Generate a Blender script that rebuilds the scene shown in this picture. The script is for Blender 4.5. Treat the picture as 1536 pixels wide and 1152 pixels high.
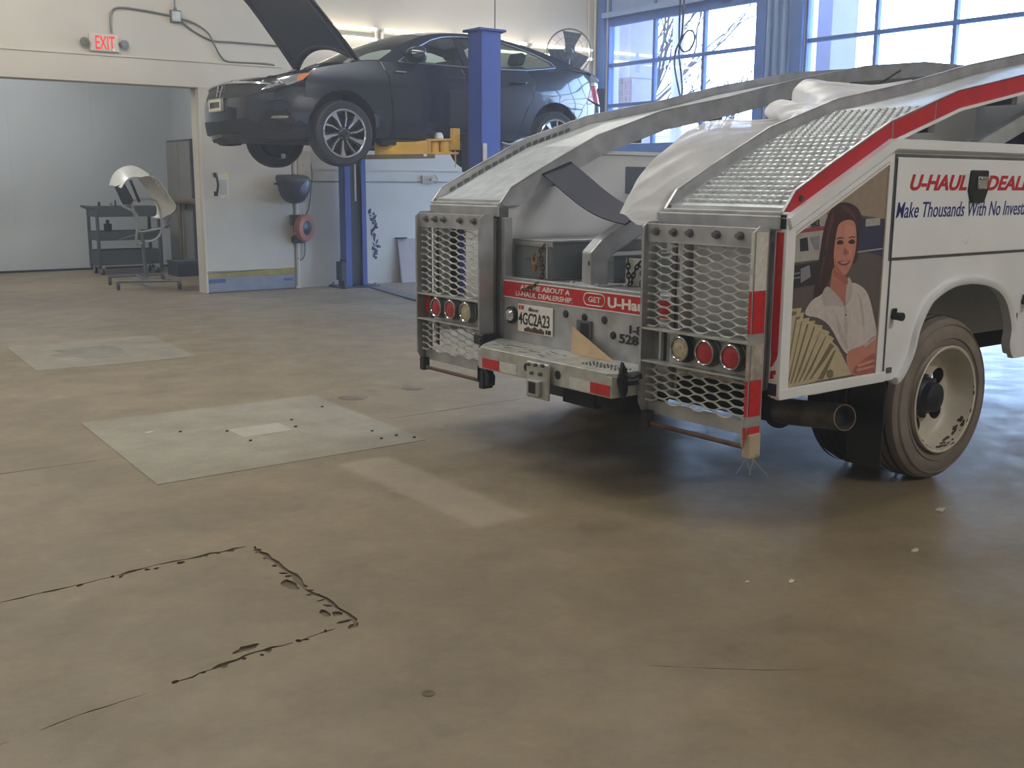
import bpy, bmesh, math, random
from mathutils import Vector, Matrix
from mathutils.geometry import delaunay_2d_cdt
for _o in list(bpy.data.objects): bpy.data.objects.remove(_o)
SC = bpy.context.scene
COL = SC.collection
PI = math.pi
R = math.radians
def srgb(c):
    return tuple((v/255/12.92 if v/255 <= .04045 else ((v/255+.055)/1.055)**2.4) for v in c)

# ------------------------------------------------------------------ camera
CAM_H = 1.45
cd = bpy.data.cameras.new('camera'); cam = bpy.data.objects.new('camera', cd); COL.objects.link(cam)
cd.sensor_fit = 'HORIZONTAL'; cd.sensor_width = 36.0; cd.lens = 36.0*1620/1536; cd.clip_end = 300; cd.clip_start = .05
_p, _r, _a = R(10.6), R(.28), R(-36.0)
_f = Vector((0, math.cos(_p), -math.sin(_p))); _x = Vector((1, 0, 0)); _u = _x.cross(_f)
_xx = math.cos(_r)*_x + math.sin(_r)*_u; _uu = -math.sin(_r)*_x + math.cos(_r)*_u
_rot = Matrix.Rotation(_a, 3, 'Z')
_xx, _uu, _f = _rot@_xx, _rot@_uu, _rot@_f
_m = Matrix((_xx, _uu, -_f)).transposed().to_4x4(); _m.translation = (0, 0, CAM_H)
cam.matrix_world = _m
SC.camera = cam

# ------------------------------------------------------------------ world, exposure, big lights
SC.view_settings.view_transform = 'Standard'; SC.view_settings.look = 'None'
SC.view_settings.gamma = 1.0; SC.view_settings.use_curve_mapping = False
SC.view_settings.exposure = 0.0
W = bpy.data.worlds.new('world'); SC.world = W; W.use_nodes = True
nt = W.node_tree; nt.nodes.clear()
_o = nt.nodes.new('ShaderNodeOutputWorld'); _b = nt.nodes.new('ShaderNodeBackground')
_tc = nt.nodes.new('ShaderNodeTexCoord'); _sx = nt.nodes.new('ShaderNodeSeparateXYZ'); _cr = nt.nodes.new('ShaderNodeValToRGB')
nt.links.new(_tc.outputs['Generated'], _sx.inputs[0]); nt.links.new(_sx.outputs[2], _cr.inputs[0])
_cr.color_ramp.elements[0].position = 0.0; _cr.color_ramp.elements[0].color = (.58, .74, 1, 1)
_cr.color_ramp.elements[1].position = .7; _cr.color_ramp.elements[1].color = (.28, .50, 1, 1)
nt.links.new(_cr.outputs[0], _b.inputs[0]); _b.inputs[1].default_value = SKY_STRENGTH = 17.5
nt.links.new(_b.outputs[0], _o.inputs[0])
CEIL_Z = 5.3
def area(name, loc, sx, sy, power, color=(1, .93, .82), rot=(0, 0, 0)):
    l = bpy.data.lights.new(name, 'AREA'); l.shape = 'RECTANGLE'; l.size = sx; l.size_y = sy; l.energy = power; l.color = color
    o = bpy.data.objects.new(name, l); COL.objects.link(o); o.location = loc; o.rotation_euler = rot
    return o
CEILING_LAMPS = [(-2.4, 1.0), (-2.4, 6.0), (-2.4, 11.0), (1.6, 11.2), (2.4, 3.0), (2.4, 7.4), (5.2, -2.6), (6.6, 6.4), (9.3, 11.6)]  # one lamp moved to brighten the truck side, last added for the fan wall
LAMP_W = 55
for _i, (_lx, _ly) in enumerate(CEILING_LAMPS):       # bare tubes shine sideways as much as down: two tilted sources per fixture
    _k = [.38, .95, .72, .72, .34, 1.6, 2.15, .95, .50][_i]
    for _s in (-1, 1): area('ceiling_lamp_light', (_lx, _ly+_s*.08, CEIL_Z-.24), 2.3, .12, LAMP_W*_k, (1, .98, .935), (_s*R(55), 0, 0))
area('annex_fill_light', (3.4, 15.9, 3.9), 1.2, .28, 95, (.96, .98, 1.0), (R(20), 0, 0))  # unseen fill light added to brighten the annex

# ------------------------------------------------------------------ materials
def mat(name, rgb, rough=.5, metal=0.0, var=.10, scale=6.0, bump=0.0, bscale=60.0, alpha_tr=0.0, coat=0.0, emit=None, spec=.5, var2=None, aniso=None):
    m = bpy.data.materials.new(name); m.use_nodes = True; n = m.node_tree; p = n.nodes['Principled BSDF']
    base = srgb(rgb)
    tc = n.nodes.new('ShaderNodeTexCoord')
    mp = n.nodes.new('ShaderNodeMapping'); n.links.new(tc.outputs['Object'], mp.inputs[0])
    if aniso: mp.inputs['Scale'].default_value = aniso
    nz = n.nodes.new('ShaderNodeTexNoise'); nz.inputs['Scale'].default_value = scale; nz.inputs['Detail'].default_value = 4
    n.links.new(mp.outputs[0], nz.inputs['Vector'])
    cr = n.nodes.new('ShaderNodeValToRGB')
    lo = tuple(c*(1-var) for c in base); hi = tuple(min(1, c*(1+var)) for c in base)
    if var2: hi = srgb(var2)
    cr.color_ramp.elements[0].position = .35; cr.color_ramp.elements[0].color = (*lo, 1)
    cr.color_ramp.elements[1].position = .65; cr.color_ramp.elements[1].color = (*hi, 1)
    n.links.new(nz.outputs['Fac'], cr.inputs[0]); n.links.new(cr.outputs[0], p.inputs['Base Color'])
    p.inputs['Roughness'].default_value = rough; p.inputs['Metallic'].default_value = metal
    p.inputs['Specular IOR Level'].default_value = spec
    if coat: p.inputs['Coat Weight'].default_value = coat; p.inputs['Coat Roughness'].default_value = .03
    if bump:
        n2 = n.nodes.new('ShaderNodeTexNoise'); n2.inputs['Scale'].default_value = bscale; n2.inputs['Detail'].default_value = 5
        n.links.new(mp.outputs[0], n2.inputs['Vector'])
        b = n.nodes.new('ShaderNodeBump'); b.inputs['Strength'].default_value = bump; b.inputs['Distance'].default_value = .01
        n.links.new(n2.outputs['Fac'], b.inputs['Height']); n.links.new(b.outputs[0], p.inputs['Normal'])
    if emit:
        p.inputs['Emission Color'].default_value = (*srgb(rgb), 1); p.inputs['Emission Strength'].default_value = emit
    if alpha_tr:
        out = n.nodes['Material Output']; t = n.nodes.new('ShaderNodeBsdfTransparent'); mx = n.nodes.new('ShaderNodeMixShader')
        mx.inputs[0].default_value = alpha_tr
        n.links.new(p.outputs[0], mx.inputs[1]); n.links.new(t.outputs[0], mx.inputs[2]); n.links.new(mx.outputs[0], out.inputs[0])
    return m
def glass(name, tint=(.95, .98, 1.0), refl=.12):
    m = bpy.data.materials.new(name); m.use_nodes = True; n = m.node_tree; n.nodes.clear()
    o = n.nodes.new('ShaderNodeOutputMaterial'); t = n.nodes.new('ShaderNodeBsdfTransparent'); g = n.nodes.new('ShaderNodeBsdfGlossy')
    t.inputs[0].default_value = (*tint, 1); g.inputs['Roughness'].default_value = .02
    lw = n.nodes.new('ShaderNodeLayerWeight'); lw.inputs[0].default_value = .25
    mt = n.nodes.new('ShaderNodeMath'); mt.operation = 'MULTIPLY_ADD'; mt.inputs[1].default_value = .6; mt.inputs[2].default_value = refl*.3
    nz = n.nodes.new('ShaderNodeTexNoise'); nz.inputs['Scale'].default_value = 2.0
    bp = n.nodes.new('ShaderNodeBump'); bp.inputs['Strength'].default_value = .02; n.links.new(nz.outputs['Fac'], bp.inputs['Height'])
    n.links.new(bp.outputs[0], g.inputs['Normal'])
    mx = n.nodes.new('ShaderNodeMixShader'); n.links.new(lw.outputs['Fresnel'], mt.inputs[0]); n.links.new(mt.outputs[0], mx.inputs[0])
    n.links.new(t.outputs[0], mx.inputs[1]); n.links.new(g.outputs[0], mx.inputs[2]); n.links.new(mx.outputs[0], o.inputs[0])
    return m
M = {}
M['wall'] = mat('wall_paint', (198, 192, 178), .7, var=.04, scale=1.5, bump=.05, bscale=120)
M['wall_grey'] = mat('annex_paint', (172, 176, 176), .7, var=.04, scale=1.2, bump=.05)
M['door_paint'] = mat('door_paint', (188, 182, 168), .6, var=.05, scale=2.5, bump=.04)
M['ceiling'] = mat('ceiling_paint', (205, 200, 190), .9, var=.05)
M['win_blue'] = mat('window_frame_paint', (78, 108, 170), .5, var=.08)
M['pillar'] = mat('pillar_paint', (140, 160, 196), .6, var=.05)
M['lift_blue'] = mat('lift_blue_paint', (48, 68, 140), .42, var=.10, scale=3)
M['lift_dark'] = mat('lift_dark_steel', (28, 32, 46), .5, var=.15)
M['yellow'] = mat('yellow_paint', (206, 164, 58), .5, var=.12, scale=8)
M['tape_olive'] = mat('olive_tape', (150, 138, 62), .7, var=.2)
M['steel'] = mat('galvanised_steel', (174, 176, 180), .45, .55, var=.16, scale=9, bump=.05)
M['steel_d'] = mat('weathered_steel', (104, 106, 108), .5, .5, var=.2, scale=8, bump=.05)
M['alum'] = mat('worn_aluminium', (182, 184, 180), .42, .45, var=.18, scale=12, bump=.06)
M['treadm'] = mat('tread_steel', (184, 190, 194), .42, .5, var=.12, scale=14)
M['white_truck'] = mat('white_truck_paint', (230, 234, 240), .35, var=.05, scale=3, coat=.3)
M['grey_body'] = mat('grey_body_paint', (218, 221, 226), .55, var=.06, scale=2.5)
M['red'] = mat('red_vinyl', (186, 26, 44), .45, var=.10, scale=9)
M['red_tape'] = mat('red_reflective_tape', (190, 30, 40), .35, var=.15, scale=40)
M['white_tape'] = mat('white_reflective_tape', (205, 205, 200), .35, var=.1, scale=40)
M['worn_tape'] = mat('scuffed_tape', (168, 160, 152), .5, var=.3, scale=30)
M['label_white'] = mat('label_white', (226, 222, 216), .5, var=.03)
M['ink_blue'] = mat('blue_lettering', (24, 44, 128), .5, var=.05)
M['ink_black'] = mat('black_lettering', (22, 22, 26), .5, var=.05)
M['rubber'] = mat('tyre_rubber', (124, 114, 107), .82, var=.16, scale=5, bump=.06, bscale=90)
M['rubber_car'] = mat('car_tyre_rubber', (40, 41, 44), .8, var=.12, scale=8)
M['black'] = mat('black_plastic', (20, 22, 28), .5, var=.15)
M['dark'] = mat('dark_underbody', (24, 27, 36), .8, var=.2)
M['navy_strap'] = mat('navy_rubber_strap', (20, 26, 50), .7, var=.15)
M['chrome'] = mat('chrome', (205, 208, 214), .15, .9, var=.03)
M['car'] = mat('car_paint', (30, 36, 50), .22, .25, var=.05, scale=3, coat=1.0)
M['car_in'] = mat('car_interior', (30, 31, 36), .8, var=.1)
M['hood_in'] = mat('hood_underside', (42, 46, 58), .5, var=.1)
M['lens_red'] = mat('red_lens', (168, 22, 40), .18, var=.10, scale=60, coat=.5)
M['lens_amber'] = mat('amber_lens', (214, 120, 50), .2, var=.15, scale=50, coat=.5)
M['lens_clear'] = mat('clear_lens', (176, 166, 142), .15, var=.25, scale=70, coat=.5)
M['mesh_steel'] = mat('mesh_steel', (214, 216, 214), .4, .25, var=.08, scale=20)
M['headlamp_glass'] = mat('headlamp_glass', (138, 142, 150), .08, .3, var=.3, scale=30, coat=1.0)
M['rust'] = mat('rusty_steel', (96, 74, 60), .75, .3, var=.3, scale=14, bump=.1)
M['exhaust'] = mat('sooty_exhaust', (122, 112, 106), .6, .5, var=.3, scale=8)
M['boxgreen'] = mat('grey_green_paint', (118, 126, 130), .5, var=.08, scale=4)
M['cart'] = mat('tool_cart_paint', (58, 66, 70), .5, var=.12)
M['fluor'] = mat('lamp_tube', (255, 246, 228), .5, var=.0, emit=6.0)
M['lamp_white'] = mat('lamp_housing', (225, 222, 214), .5, var=.03)
M['conduit'] = mat('grey_conduit', (120, 120, 112), .5, .4, var=.1)
M['exit_white'] = mat('exit_housing', (208, 198, 186), .5, var=.05)
M['exit_red'] = mat('exit_letters', (238, 52, 48), .5, var=.0, emit=.45)
M['navy_shell'] = mat('navy_shell', (32, 37, 50), .35, var=.12)
M['orange'] = mat('orange_plastic', (150, 80, 54), .5, var=.12)
M['beige'] = mat('beige_box', (178, 164, 142), .6, var=.08)
M['paper'] = mat('paper', (206, 202, 188), .8, var=.05, scale=12)
M['pale_yellow'] = mat('pale_yellow_paper', (206, 198, 140), .8, var=.05)
M['card'] = mat('brown_cardboard', (188, 162, 130), .85, var=.10, scale=10)
M['board'] = mat('tan_board', (160, 150, 144), .8, var=.08, scale=4)
M['bumper_white'] = mat('white_bumper_plastic', (214, 212, 204), .3, var=.03, coat=.4)
M['sheet'] = mat('white_plastic_film', (222, 224, 228), .4, var=.07, scale=7, bump=.6, bscale=11, alpha_tr=.22)
M['brick'] = mat('brick_face', (98, 70, 74), .85, var=.12, scale=10, bump=.1)
M['mortar'] = mat('mortar', (126, 116, 120), .9, var=.06)
M['bark'] = mat('bark', (44, 38, 44), .9, var=.2)
M['asphalt'] = mat('pale_asphalt', (96, 98, 104), .9, var=.1)
M['far_wall'] = mat('far_building', (120, 112, 126), .9, var=.05)
M['fan'] = mat('fan_blade', (44, 54, 82), .5, var=.1)
M['glass'] = glass('window_glass')
M['car_glass'] = glass('car_glass', (.74, .84, .80), .25)
M['wire'] = mat('dark_cable', (48, 46, 50), .6, var=.1)
M['smudge'] = mat('black_marker_smudge', (52, 58, 84), .8, var=.3)
M['olive_dark'] = mat('lift_arm_underside', (98, 88, 52), .6, var=.15)
M['scrap'] = mat('scrap_paper', (190, 186, 172), .8, var=.1)
for k, c in dict(tan=(148, 132, 118), navy=(44, 50, 84), offwhite=(168, 164, 162), greybrown=(92, 82, 82), darkglass=(40, 42, 56), grey=(128, 132, 142),
                 dark=(42, 40, 50), hair=(58, 34, 42), skin=(190, 128, 114), skin2=(176, 112, 100), skin3=(160, 96, 86), shirt=(196, 188, 186),
                 shirt2=(178, 170, 170), lip=(140, 50, 54), hair2=(88, 58, 62), skin4=(199, 139, 124), red=(150, 60, 74), money=(184, 172, 144), money2=(118, 106, 82)).items():
    M['pr_'+k] = mat('print_'+k, c, .35, var=.07, scale=30, coat=.25)

def floor_mat(name, a, b, patch=False):
    m = bpy.data.materials.new(name); m.use_nodes = True; n = m.node_tree; p = n.nodes['Principled BSDF']; L = n.links
    tc = n.nodes.new('ShaderNodeTexCoord')
    def noise(s, d=5, r=.6):
        z = n.nodes.new('ShaderNodeTexNoise'); z.inputs['Scale'].default_value = s; z.inputs['Detail'].default_value = d; z.inputs['Roughness'].default_value = r
        L.new(tc.outputs['Object'], z.inputs['Vector']); return z.outputs['Fac']
    def ramp(f, lo, hi, c0, c1):
        r = n.nodes.new('ShaderNodeValToRGB'); r.color_ramp.elements[0].position = lo; r.color_ramp.elements[1].position = hi
        r.color_ramp.elements[0].color = (*c0, 1); r.color_ramp.elements[1].color = (*c1, 1); L.new(f, r.inputs[0]); return r.outputs[0]
    def mix(f, x, y, mode='MIX', fac=None):
        k = n.nodes.new('ShaderNodeMix'); k.data_type = 'RGBA'; k.blend_type = mode
        if fac is not None: k.inputs[0].default_value = fac
        else: L.new(f, k.inputs[0])
        L.new(x, k.inputs[6]); L.new(y, k.inputs[7]); return k.outputs[2]
    c = ramp(noise(.55, 6, .65), .35, .68, srgb(a), srgb(b))
    c = mix(None, c, ramp(noise(2.6, 8, .7), .3, .7, (.80, .79, .78), (1.14, 1.13, 1.10)), 'MULTIPLY', 1.0)
    c = mix(None, c, ramp(noise(22, 6, .75), .32, .72, (.88, .87, .86), (1.08, 1.08, 1.08)), 'MULTIPLY', 1.0)
    c = mix(None, c, ramp(noise(.9, 3, .5), .56, .70, (1, 1, 1), (.84, .81, .79)), 'MULTIPLY', .8)
    # pale oil-dry specks
    c = mix(None, c, ramp(noise(9, 2, .5), .70, .78, (1, 1, 1), (1.18, 1.17, 1.12)), 'MULTIPLY', 1.0)
    if not patch:   # worn pale strip where a floor marking was scrubbed away
        mp = n.nodes.new('ShaderNodeMapping'); mp.inputs['Location'].default_value = (-2.62, -4.30, 0); L.new(tc.outputs['Object'], mp.inputs[0])
        s = n.nodes.new('ShaderNodeSeparateXYZ'); L.new(mp.outputs[0], s.inputs[0])
        def band(o, w, soft):
            a1 = n.nodes.new('ShaderNodeMath'); a1.operation = 'ABSOLUTE'; L.new(o, a1.inputs[0])
            a2 = n.nodes.new('ShaderNodeMapRange'); L.new(a1.outputs[0], a2.inputs[0]); a2.inputs[1].default_value = w; a2.inputs[2].default_value = w+soft; a2.inputs[3].default_value = 1; a2.inputs[4].default_value = 0
            return a2.outputs[0]
        mu = n.nodes.new('ShaderNodeMath'); mu.operation = 'MULTIPLY'; L.new(band(s.outputs[0], .12, .05), mu.inputs[0]); L.new(band(s.outputs[1], .62, .05), mu.inputs[1])
        mv = n.nodes.new('ShaderNodeMath'); mv.operation = 'MULTIPLY'; L.new(mu.outputs[0], mv.inputs[0]); mv.inputs[1].default_value = .22
        w = n.nodes.new('ShaderNodeRGB'); w.outputs[0].default_value = (*srgb((190, 180, 160)), 1)
        c = mix(mv.outputs[0], c, w.outputs[0])
    L.new(c, p.inputs['Base Color'])
    rr = n.nodes.new('ShaderNodeMapRange'); L.new(noise(3.5, 6, .7), rr.inputs[0]); rr.inputs[1].default_value = .3; rr.inputs[2].default_value = .7; rr.inputs[3].default_value = .38; rr.inputs[4].default_value = .62
    L.new(rr.outputs[0], p.inputs['Roughness']); p.inputs['Specular IOR Level'].default_value = .45
    b = n.nodes.new('ShaderNodeBump'); b.inputs['Strength'].default_value = .12; b.inputs['Distance'].default_value = .01
    L.new(noise(45, 8, .7), b.inputs['Height']); L.new(b.outputs[0], p.inputs['Normal'])
    return m
M['floor'] = floor_mat('floor_concrete', (121, 109, 86), (139, 126, 102))
M['patch'] = floor_mat('patch_concrete', (136, 130, 113), (148, 142, 124), True)
M['crack'] = mat('crack_dirt', (104, 91, 74), .95, var=.25, scale=20, bump=.2)

# ------------------------------------------------------------------ mesh helpers
class MB:
    def __init__(s): s.v = []; s.f = []; s.m = []; s.mi = 0
    def add(s, vs, fs):
        o = len(s.v); s.v += [Vector(x) for x in vs]
        for f in fs: s.f.append([i+o for i in f]); s.m.append(s.mi)
        return s
    def box(s, lo, hi, M4=None):
        x0, y0, z0 = lo; x1, y1, z1 = hi
        vs = [Vector(p) for p in [(x0,y0,z0),(x1,y0,z0),(x1,y1,z0),(x0,y1,z0),(x0,y0,z1),(x1,y0,z1),(x1,y1,z1),(x0,y1,z1)]]
        if M4: vs = [M4@q for q in vs]
        return s.add(vs, [(0,3,2,1),(4,5,6,7),(0,1,5,4),(1,2,6,5),(2,3,7,6),(3,0,4,7)])
    def bar(s, a, b, w, h, up=(0, 0, 1)):
        a = Vector(a); b = Vector(b); d = (b-a).normalized(); u = Vector(up); x = d.cross(u)
        if x.length < 1e-4: x = d.cross(Vector((1, 0, 0)))
        x.normalize(); u = x.cross(d).normalized(); x = x*w/2; u = u*h/2
        vs = [a-x-u, a+x-u, a+x+u, a-x+u, b-x-u, b+x-u, b+x+u, b-x+u]
        return s.add(vs, [(0,1,2,3),(7,6,5,4),(0,4,5,1),(1,5,6,2),(2,6,7,3),(3,7,4,0)])
    def cyl(s, a, b, r, r2=None, n=16, cap=True):
        a = Vector(a); b = Vector(b); r2 = r if r2 is None else r2; d = (b-a).normalized()
        x = d.orthogonal().normalized(); y = d.cross(x)
        vs = []
        for c, rr in ((a, r), (b, r2)):
            for i in range(n): t = 2*PI*i/n; vs.append(c+(x*math.cos(t)+y*math.sin(t))*rr)
        fs = [(i, (i+1) % n, n+(i+1) % n, n+i) for i in range(n)]
        if cap: fs += [tuple(range(n-1, -1, -1)), tuple(range(n, 2*n))]
        return s.add(vs, fs)
    def tube(s, pts, r, n=8, cap=True, closed=False):
        pts = [Vector(p) for p in pts]; k = len(pts); vs = []; prev = None
        for i, p in enumerate(pts):
            if closed: d = pts[(i+1) % k]-pts[i-1]
            else: d = pts[min(i+1, k-1)]-pts[max(i-1, 0)]
            d.normalize()
            if prev is None: x = d.orthogonal().normalized()
            else:
                x = prev-d*prev.dot(d)
                x = x.normalized() if x.length > 1e-6 else d.orthogonal().normalized()
            prev = x; y = d.cross(x); rr = r[i] if isinstance(r, (list, tuple)) else r
            for j in range(n): t = 2*PI*j/n; vs.append(p+(x*math.cos(t)+y*math.sin(t))*rr)
        fs = []
        for i in range(k if closed else k-1):
            a = i*n; b = ((i+1) % k)*n
            for j in range(n): fs.append((a+j, a+(j+1) % n, b+(j+1) % n, b+j))
        if cap and not closed: fs += [tuple(range(n-1, -1, -1)), tuple(range((k-1)*n, k*n))]
        return s.add(vs, fs)
    def lathe(s, prof, c, axis, n=40, closed=False):   # prof: (radius, height along axis)
        c = Vector(c); a = Vector(axis).normalized(); x = a.orthogonal().normalized(); y = a.cross(x); k = len(prof); vs = []
        for r, h in prof:
            for i in range(n): t = 2*PI*i/n; vs.append(c+a*h+(x*math.cos(t)+y*math.sin(t))*max(r, 1e-4))
        fs = []
        for i in range(k if closed else k-1):
            p = i*n; q = ((i+1) % k)*n
            for j in range(n): fs.append((p+j, p+(j+1) % n, q+(j+1) % n, q+j))
        return s.add(vs, fs)
    def prism(s, poly, o, ax, ay, th):   # 2-D polygon in the ax/ay plane through o, thickened by vector th
        o = Vector(o); ax = Vector(ax); ay = Vector(ay); th = Vector(th); n = len(poly)
        b = [o+ax*p[0]+ay*p[1] for p in poly]; t = [q+th for q in b]
        ng = ax.cross(ay).dot(th) > 0
        ar = sum(poly[i][0]*poly[(i+1) % n][1]-poly[(i+1) % n][0]*poly[i][1] for i in range(n))
        fl = (ar > 0) == ng
        f0 = list(range(n)); f1 = list(range(n, 2*n))
        fs = [f0[::-1] if fl else f0, f1 if fl else f1[::-1]]
        for i in range(n):
            j = (i+1) % n; q = [i, j, n+j, n+i]; fs.append(q if fl else q[::-1])
        return s.add(b+t, fs)
    def grid(s, fn, nu, nv, flip=False):
        vs = [fn(i/nu, j/nv) for i in range(nu+1) for j in range(nv+1)]; fs = []
        for i in range(nu):
            for j in range(nv):
                a = i*(nv+1)+j; q = (a, a+1, a+nv+2, a+nv+1); fs.append(q[::-1] if flip else q)
        return s.add(vs, fs)
    def sweep(s, path, prof, up, closed_prof=True):  # prof list of (side, up) offsets swept along path
        path = [Vector(p) for p in path]; up = Vector(up); k = len(path); n = len(prof); vs = []
        for i, p in enumerate(path):
            d0 = (path[i]-path[i-1]).normalized() if i else (path[1]-path[0]).normalized()
            d1 = (path[i+1]-path[i]).normalized() if i < k-1 else d0
            d = (d0+d1).normalized(); sc = 1/max(.5, d.dot(d0))
            x = up.normalized(); y = x.cross(d).normalized()      # x: across axis (constant), y: in-plane normal
            for a, b in prof: vs.append(p+x*a+y*b*sc)
        fs = []
        for i in range(k-1):
            for j in range(n if closed_prof else n-1): fs.append((i*n+j, i*n+(j+1) % n, (i+1)*n+(j+1) % n, (i+1)*n+j))
        if closed_prof: fs += [tuple(range(n-1, -1, -1)), tuple(range((k-1)*n, k*n))]
        return s.add(vs, fs)
    def build(s, name, mats, parent=None, smooth=35, bevel=0, solid=0, fix=True, seg=2):
        me = bpy.data.meshes.new(name); me.from_pydata([tuple(v) for v in s.v], [], s.f)
        for mm in (mats if isinstance(mats, (list, tuple)) else [mats]): me.materials.append(M[mm] if isinstance(mm, str) else mm)
        me.polygons.foreach_set('material_index', s.m)
        if fix:
            bm = bmesh.new(); bm.from_mesh(me); bmesh.ops.recalc_face_normals(bm, faces=bm.faces); bm.to_mesh(me); bm.free()
        if smooth:
            me.polygons.foreach_set('use_smooth', [True]*len(me.polygons)); me.set_sharp_from_angle(angle=R(smooth))
        me.update()
        o = bpy.data.objects.new(name, me); COL.objects.link(o)
        if parent: o.parent = parent
        if solid:
            md = o.modifiers.new('thickness', 'SOLIDIFY'); md.thickness = solid; md.offset = 0
            if smooth and smooth < 90: es = o.modifiers.new('edges', 'EDGE_SPLIT'); es.split_angle = R(45)
        if bevel:
            md = o.modifiers.new('bevel', 'BEVEL'); md.width = bevel; md.segments = seg; md.limit_method = 'ANGLE'; md.angle_limit = R(40)
        return o
def thing(name, label, cat, loc=(0, 0, 0), rz=0, group=None):
    o = bpy.data.objects.new(name, None); COL.objects.link(o); o.location = loc; o.rotation_euler = (0, 0, rz); o.empty_display_size = .1
    o['label'] = label; o['category'] = cat
    if group: o['group'] = group
    return o
def tag(o, label, cat, group=None):
    o['label'] = label; o['category'] = cat
    if group: o['group'] = group
    return o
def struct(o): o['kind'] = 'structure'; return o
def stuff(o): o['kind'] = 'stuff'; return o
def lab(o, t): o['label'] = t; return o
def text(name, s, m, parent, o, ax, ay, w, h, shear=0.0, bold=0.0, depth=.0012, spacing=1.0):
    """flat lettering fitted to a w x h box whose lower-left corner is o"""
    cu = bpy.data.curves.new(name, 'FONT'); cu.body = s; cu.size = 1; cu.shear = shear; cu.offset = bold; cu.extrude = .01; cu.space_character = spacing; cu.resolution_u = 3
    t = bpy.data.objects.new(name, cu); COL.objects.link(t)
    dg = bpy.context.evaluated_depsgraph_get(); me = bpy.data.meshes.new_from_object(t.evaluated_get(dg))
    bpy.data.objects.remove(t)
    xs = [v.co.x for v in me.vertices]; ys = [v.co.y for v in me.vertices]
    x0, x1, y0, y1 = min(xs), max(xs), min(ys), max(ys)
    o = Vector(o); ax = Vector(ax).normalized(); ay = Vector(ay).normalized(); az = ax.cross(ay)
    for v in me.vertices:
        c = v.co; v.co = o+ax*((c.x-x0)/(x1-x0)*w)+ay*((c.y-y0)/(y1-y0)*h)+az*((c.z/.01)*depth/2+depth/2)
    me.materials.clear(); me.materials.append(M[m])
    ob = bpy.data.objects.new(name, me); COL.objects.link(ob)
    if parent: ob.parent = parent
    return ob
def cdt(outline, holes=(), step=.06, extra=()):
    """triangulate a 2-D outline with holes and a field of inner points -> verts, tris"""
    vs = []; loops = []
    def addloop(l):
        k = len(vs); pts = []
        for i, p in enumerate(l):
            q = l[(i+1) % len(l)]; d = math.hypot(q[0]-p[0], q[1]-p[1]); n = max(1, int(round(d/step)))
            for t in range(n): pts.append(Vector((p[0]+(q[0]-p[0])*t/n, p[1]+(q[1]-p[1])*t/n)))
        vs.extend(pts); loops.append(list(range(k, k+len(pts))))
        return pts
    def inside(p, l):
        c = False; n = len(l)
        for i in range(n):
            a = l[i]; b = l[(i+1) % n]
            if (a[1] > p[1]) != (b[1] > p[1]) and p[0] < (b[0]-a[0])*(p[1]-a[1])/(b[1]-a[1])+a[0]: c = not c
        return c
    addloop(outline)
    for h in holes: addloop(h)
    bd = list(vs)
    xs = [p[0] for p in outline]; ys = [p[1] for p in outline]
    x = min(xs)+step/2
    while x < max(xs):
        y = min(ys)+step/2
        while y < max(ys):
            if inside((x, y), outline) and not any(inside((x, y), h) for h in holes) and all((q.x-x)**2+(q.y-y)**2 > (.55*step)**2 for q in bd): vs.append(Vector((x, y)))
            y += step
        x += step
    ed = [(l[i], l[(i+1) % len(l)]) for l in loops for i in range(len(l))]
    r = delaunay_2d_cdt(vs, ed, [], 0, 1e-6)
    ov, of = r[0], r[2]; out = []
    for f in of:
        c = sum((ov[i] for i in f), Vector((0, 0)))/len(f)
        if inside(c, outline) and not any(inside(c, h) for h in holes): out.append(tuple(f))
    return ov, out
def spline(pts, n=8, closed=False):
    P = [Vector(p) for p in pts]; k = len(P); out = []
    for i in range(k if closed else k-1):
        p0 = P[(i-1) % k] if (closed or i) else P[0]; p1 = P[i]; p2 = P[(i+1) % k]; p3 = P[(i+2) % k] if (closed or i+2 < k) else P[-1]
        for j in range(n):
            t = j/n; out.append(.5*((2*p1)+(p2-p0)*t+(2*p0-5*p1+4*p2-p3)*t*t+(3*p1-p0-3*p2+p3)*t**3))
    if not closed: out.append(P[-1])
    return out
def lerp_table(t, x):
    if x <= t[0][0]: return t[0][1]
    for (a, b), (c, d) in zip(t, t[1:]):
        if x <= c: return b+(d-b)*(x-a)/(c-a)
    return t[-1][1]
def copy_tree(o, parent=None):
    c = o.copy(); COL.objects.link(c)
    if parent: c.parent = parent
    for ch in list(o.children): copy_tree(ch, c)
    return c
# ------------------------------------------------------------------ room shell
BY = 13.78; WX = 11.64; LX = -6.0; RY = -5.0
rnd = random.Random(4)
# floor with real cracks and sawn joints: crack outlines are cut out of the slab and sunk
def crack_poly(pts, wmin, wmax, seed, seg=.05):
    rr = random.Random(seed); P = []
    for a, b in zip(pts, pts[1:]):
        d = math.hypot(b[0]-a[0], b[1]-a[1]); n = max(2, int(d/seg))
        for i in range(n): P.append((a[0]+(b[0]-a[0])*i/n, a[1]+(b[1]-a[1])*i/n))
    P.append(pts[-1]); n = len(P); up = []; dn = []
    for i, p in enumerate(P):
        q0 = P[max(i-1, 0)]; q1 = P[min(i+1, n-1)]; dx, dy = q1[0]-q0[0], q1[1]-q0[1]; l = math.hypot(dx, dy); nx, ny = -dy/l, dx/l
        w = (wmin+(wmax-wmin)*rr.random()**2.2)/2; w *= .25 if i in (0, n-1) else 1; j = (rr.random()-.5)*wmax*.5
        up.append((p[0]+nx*(w+j), p[1]+ny*(w+j))); dn.append((p[0]-nx*(w-j), p[1]-ny*(w-j)))
    return up+dn[::-1]
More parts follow.
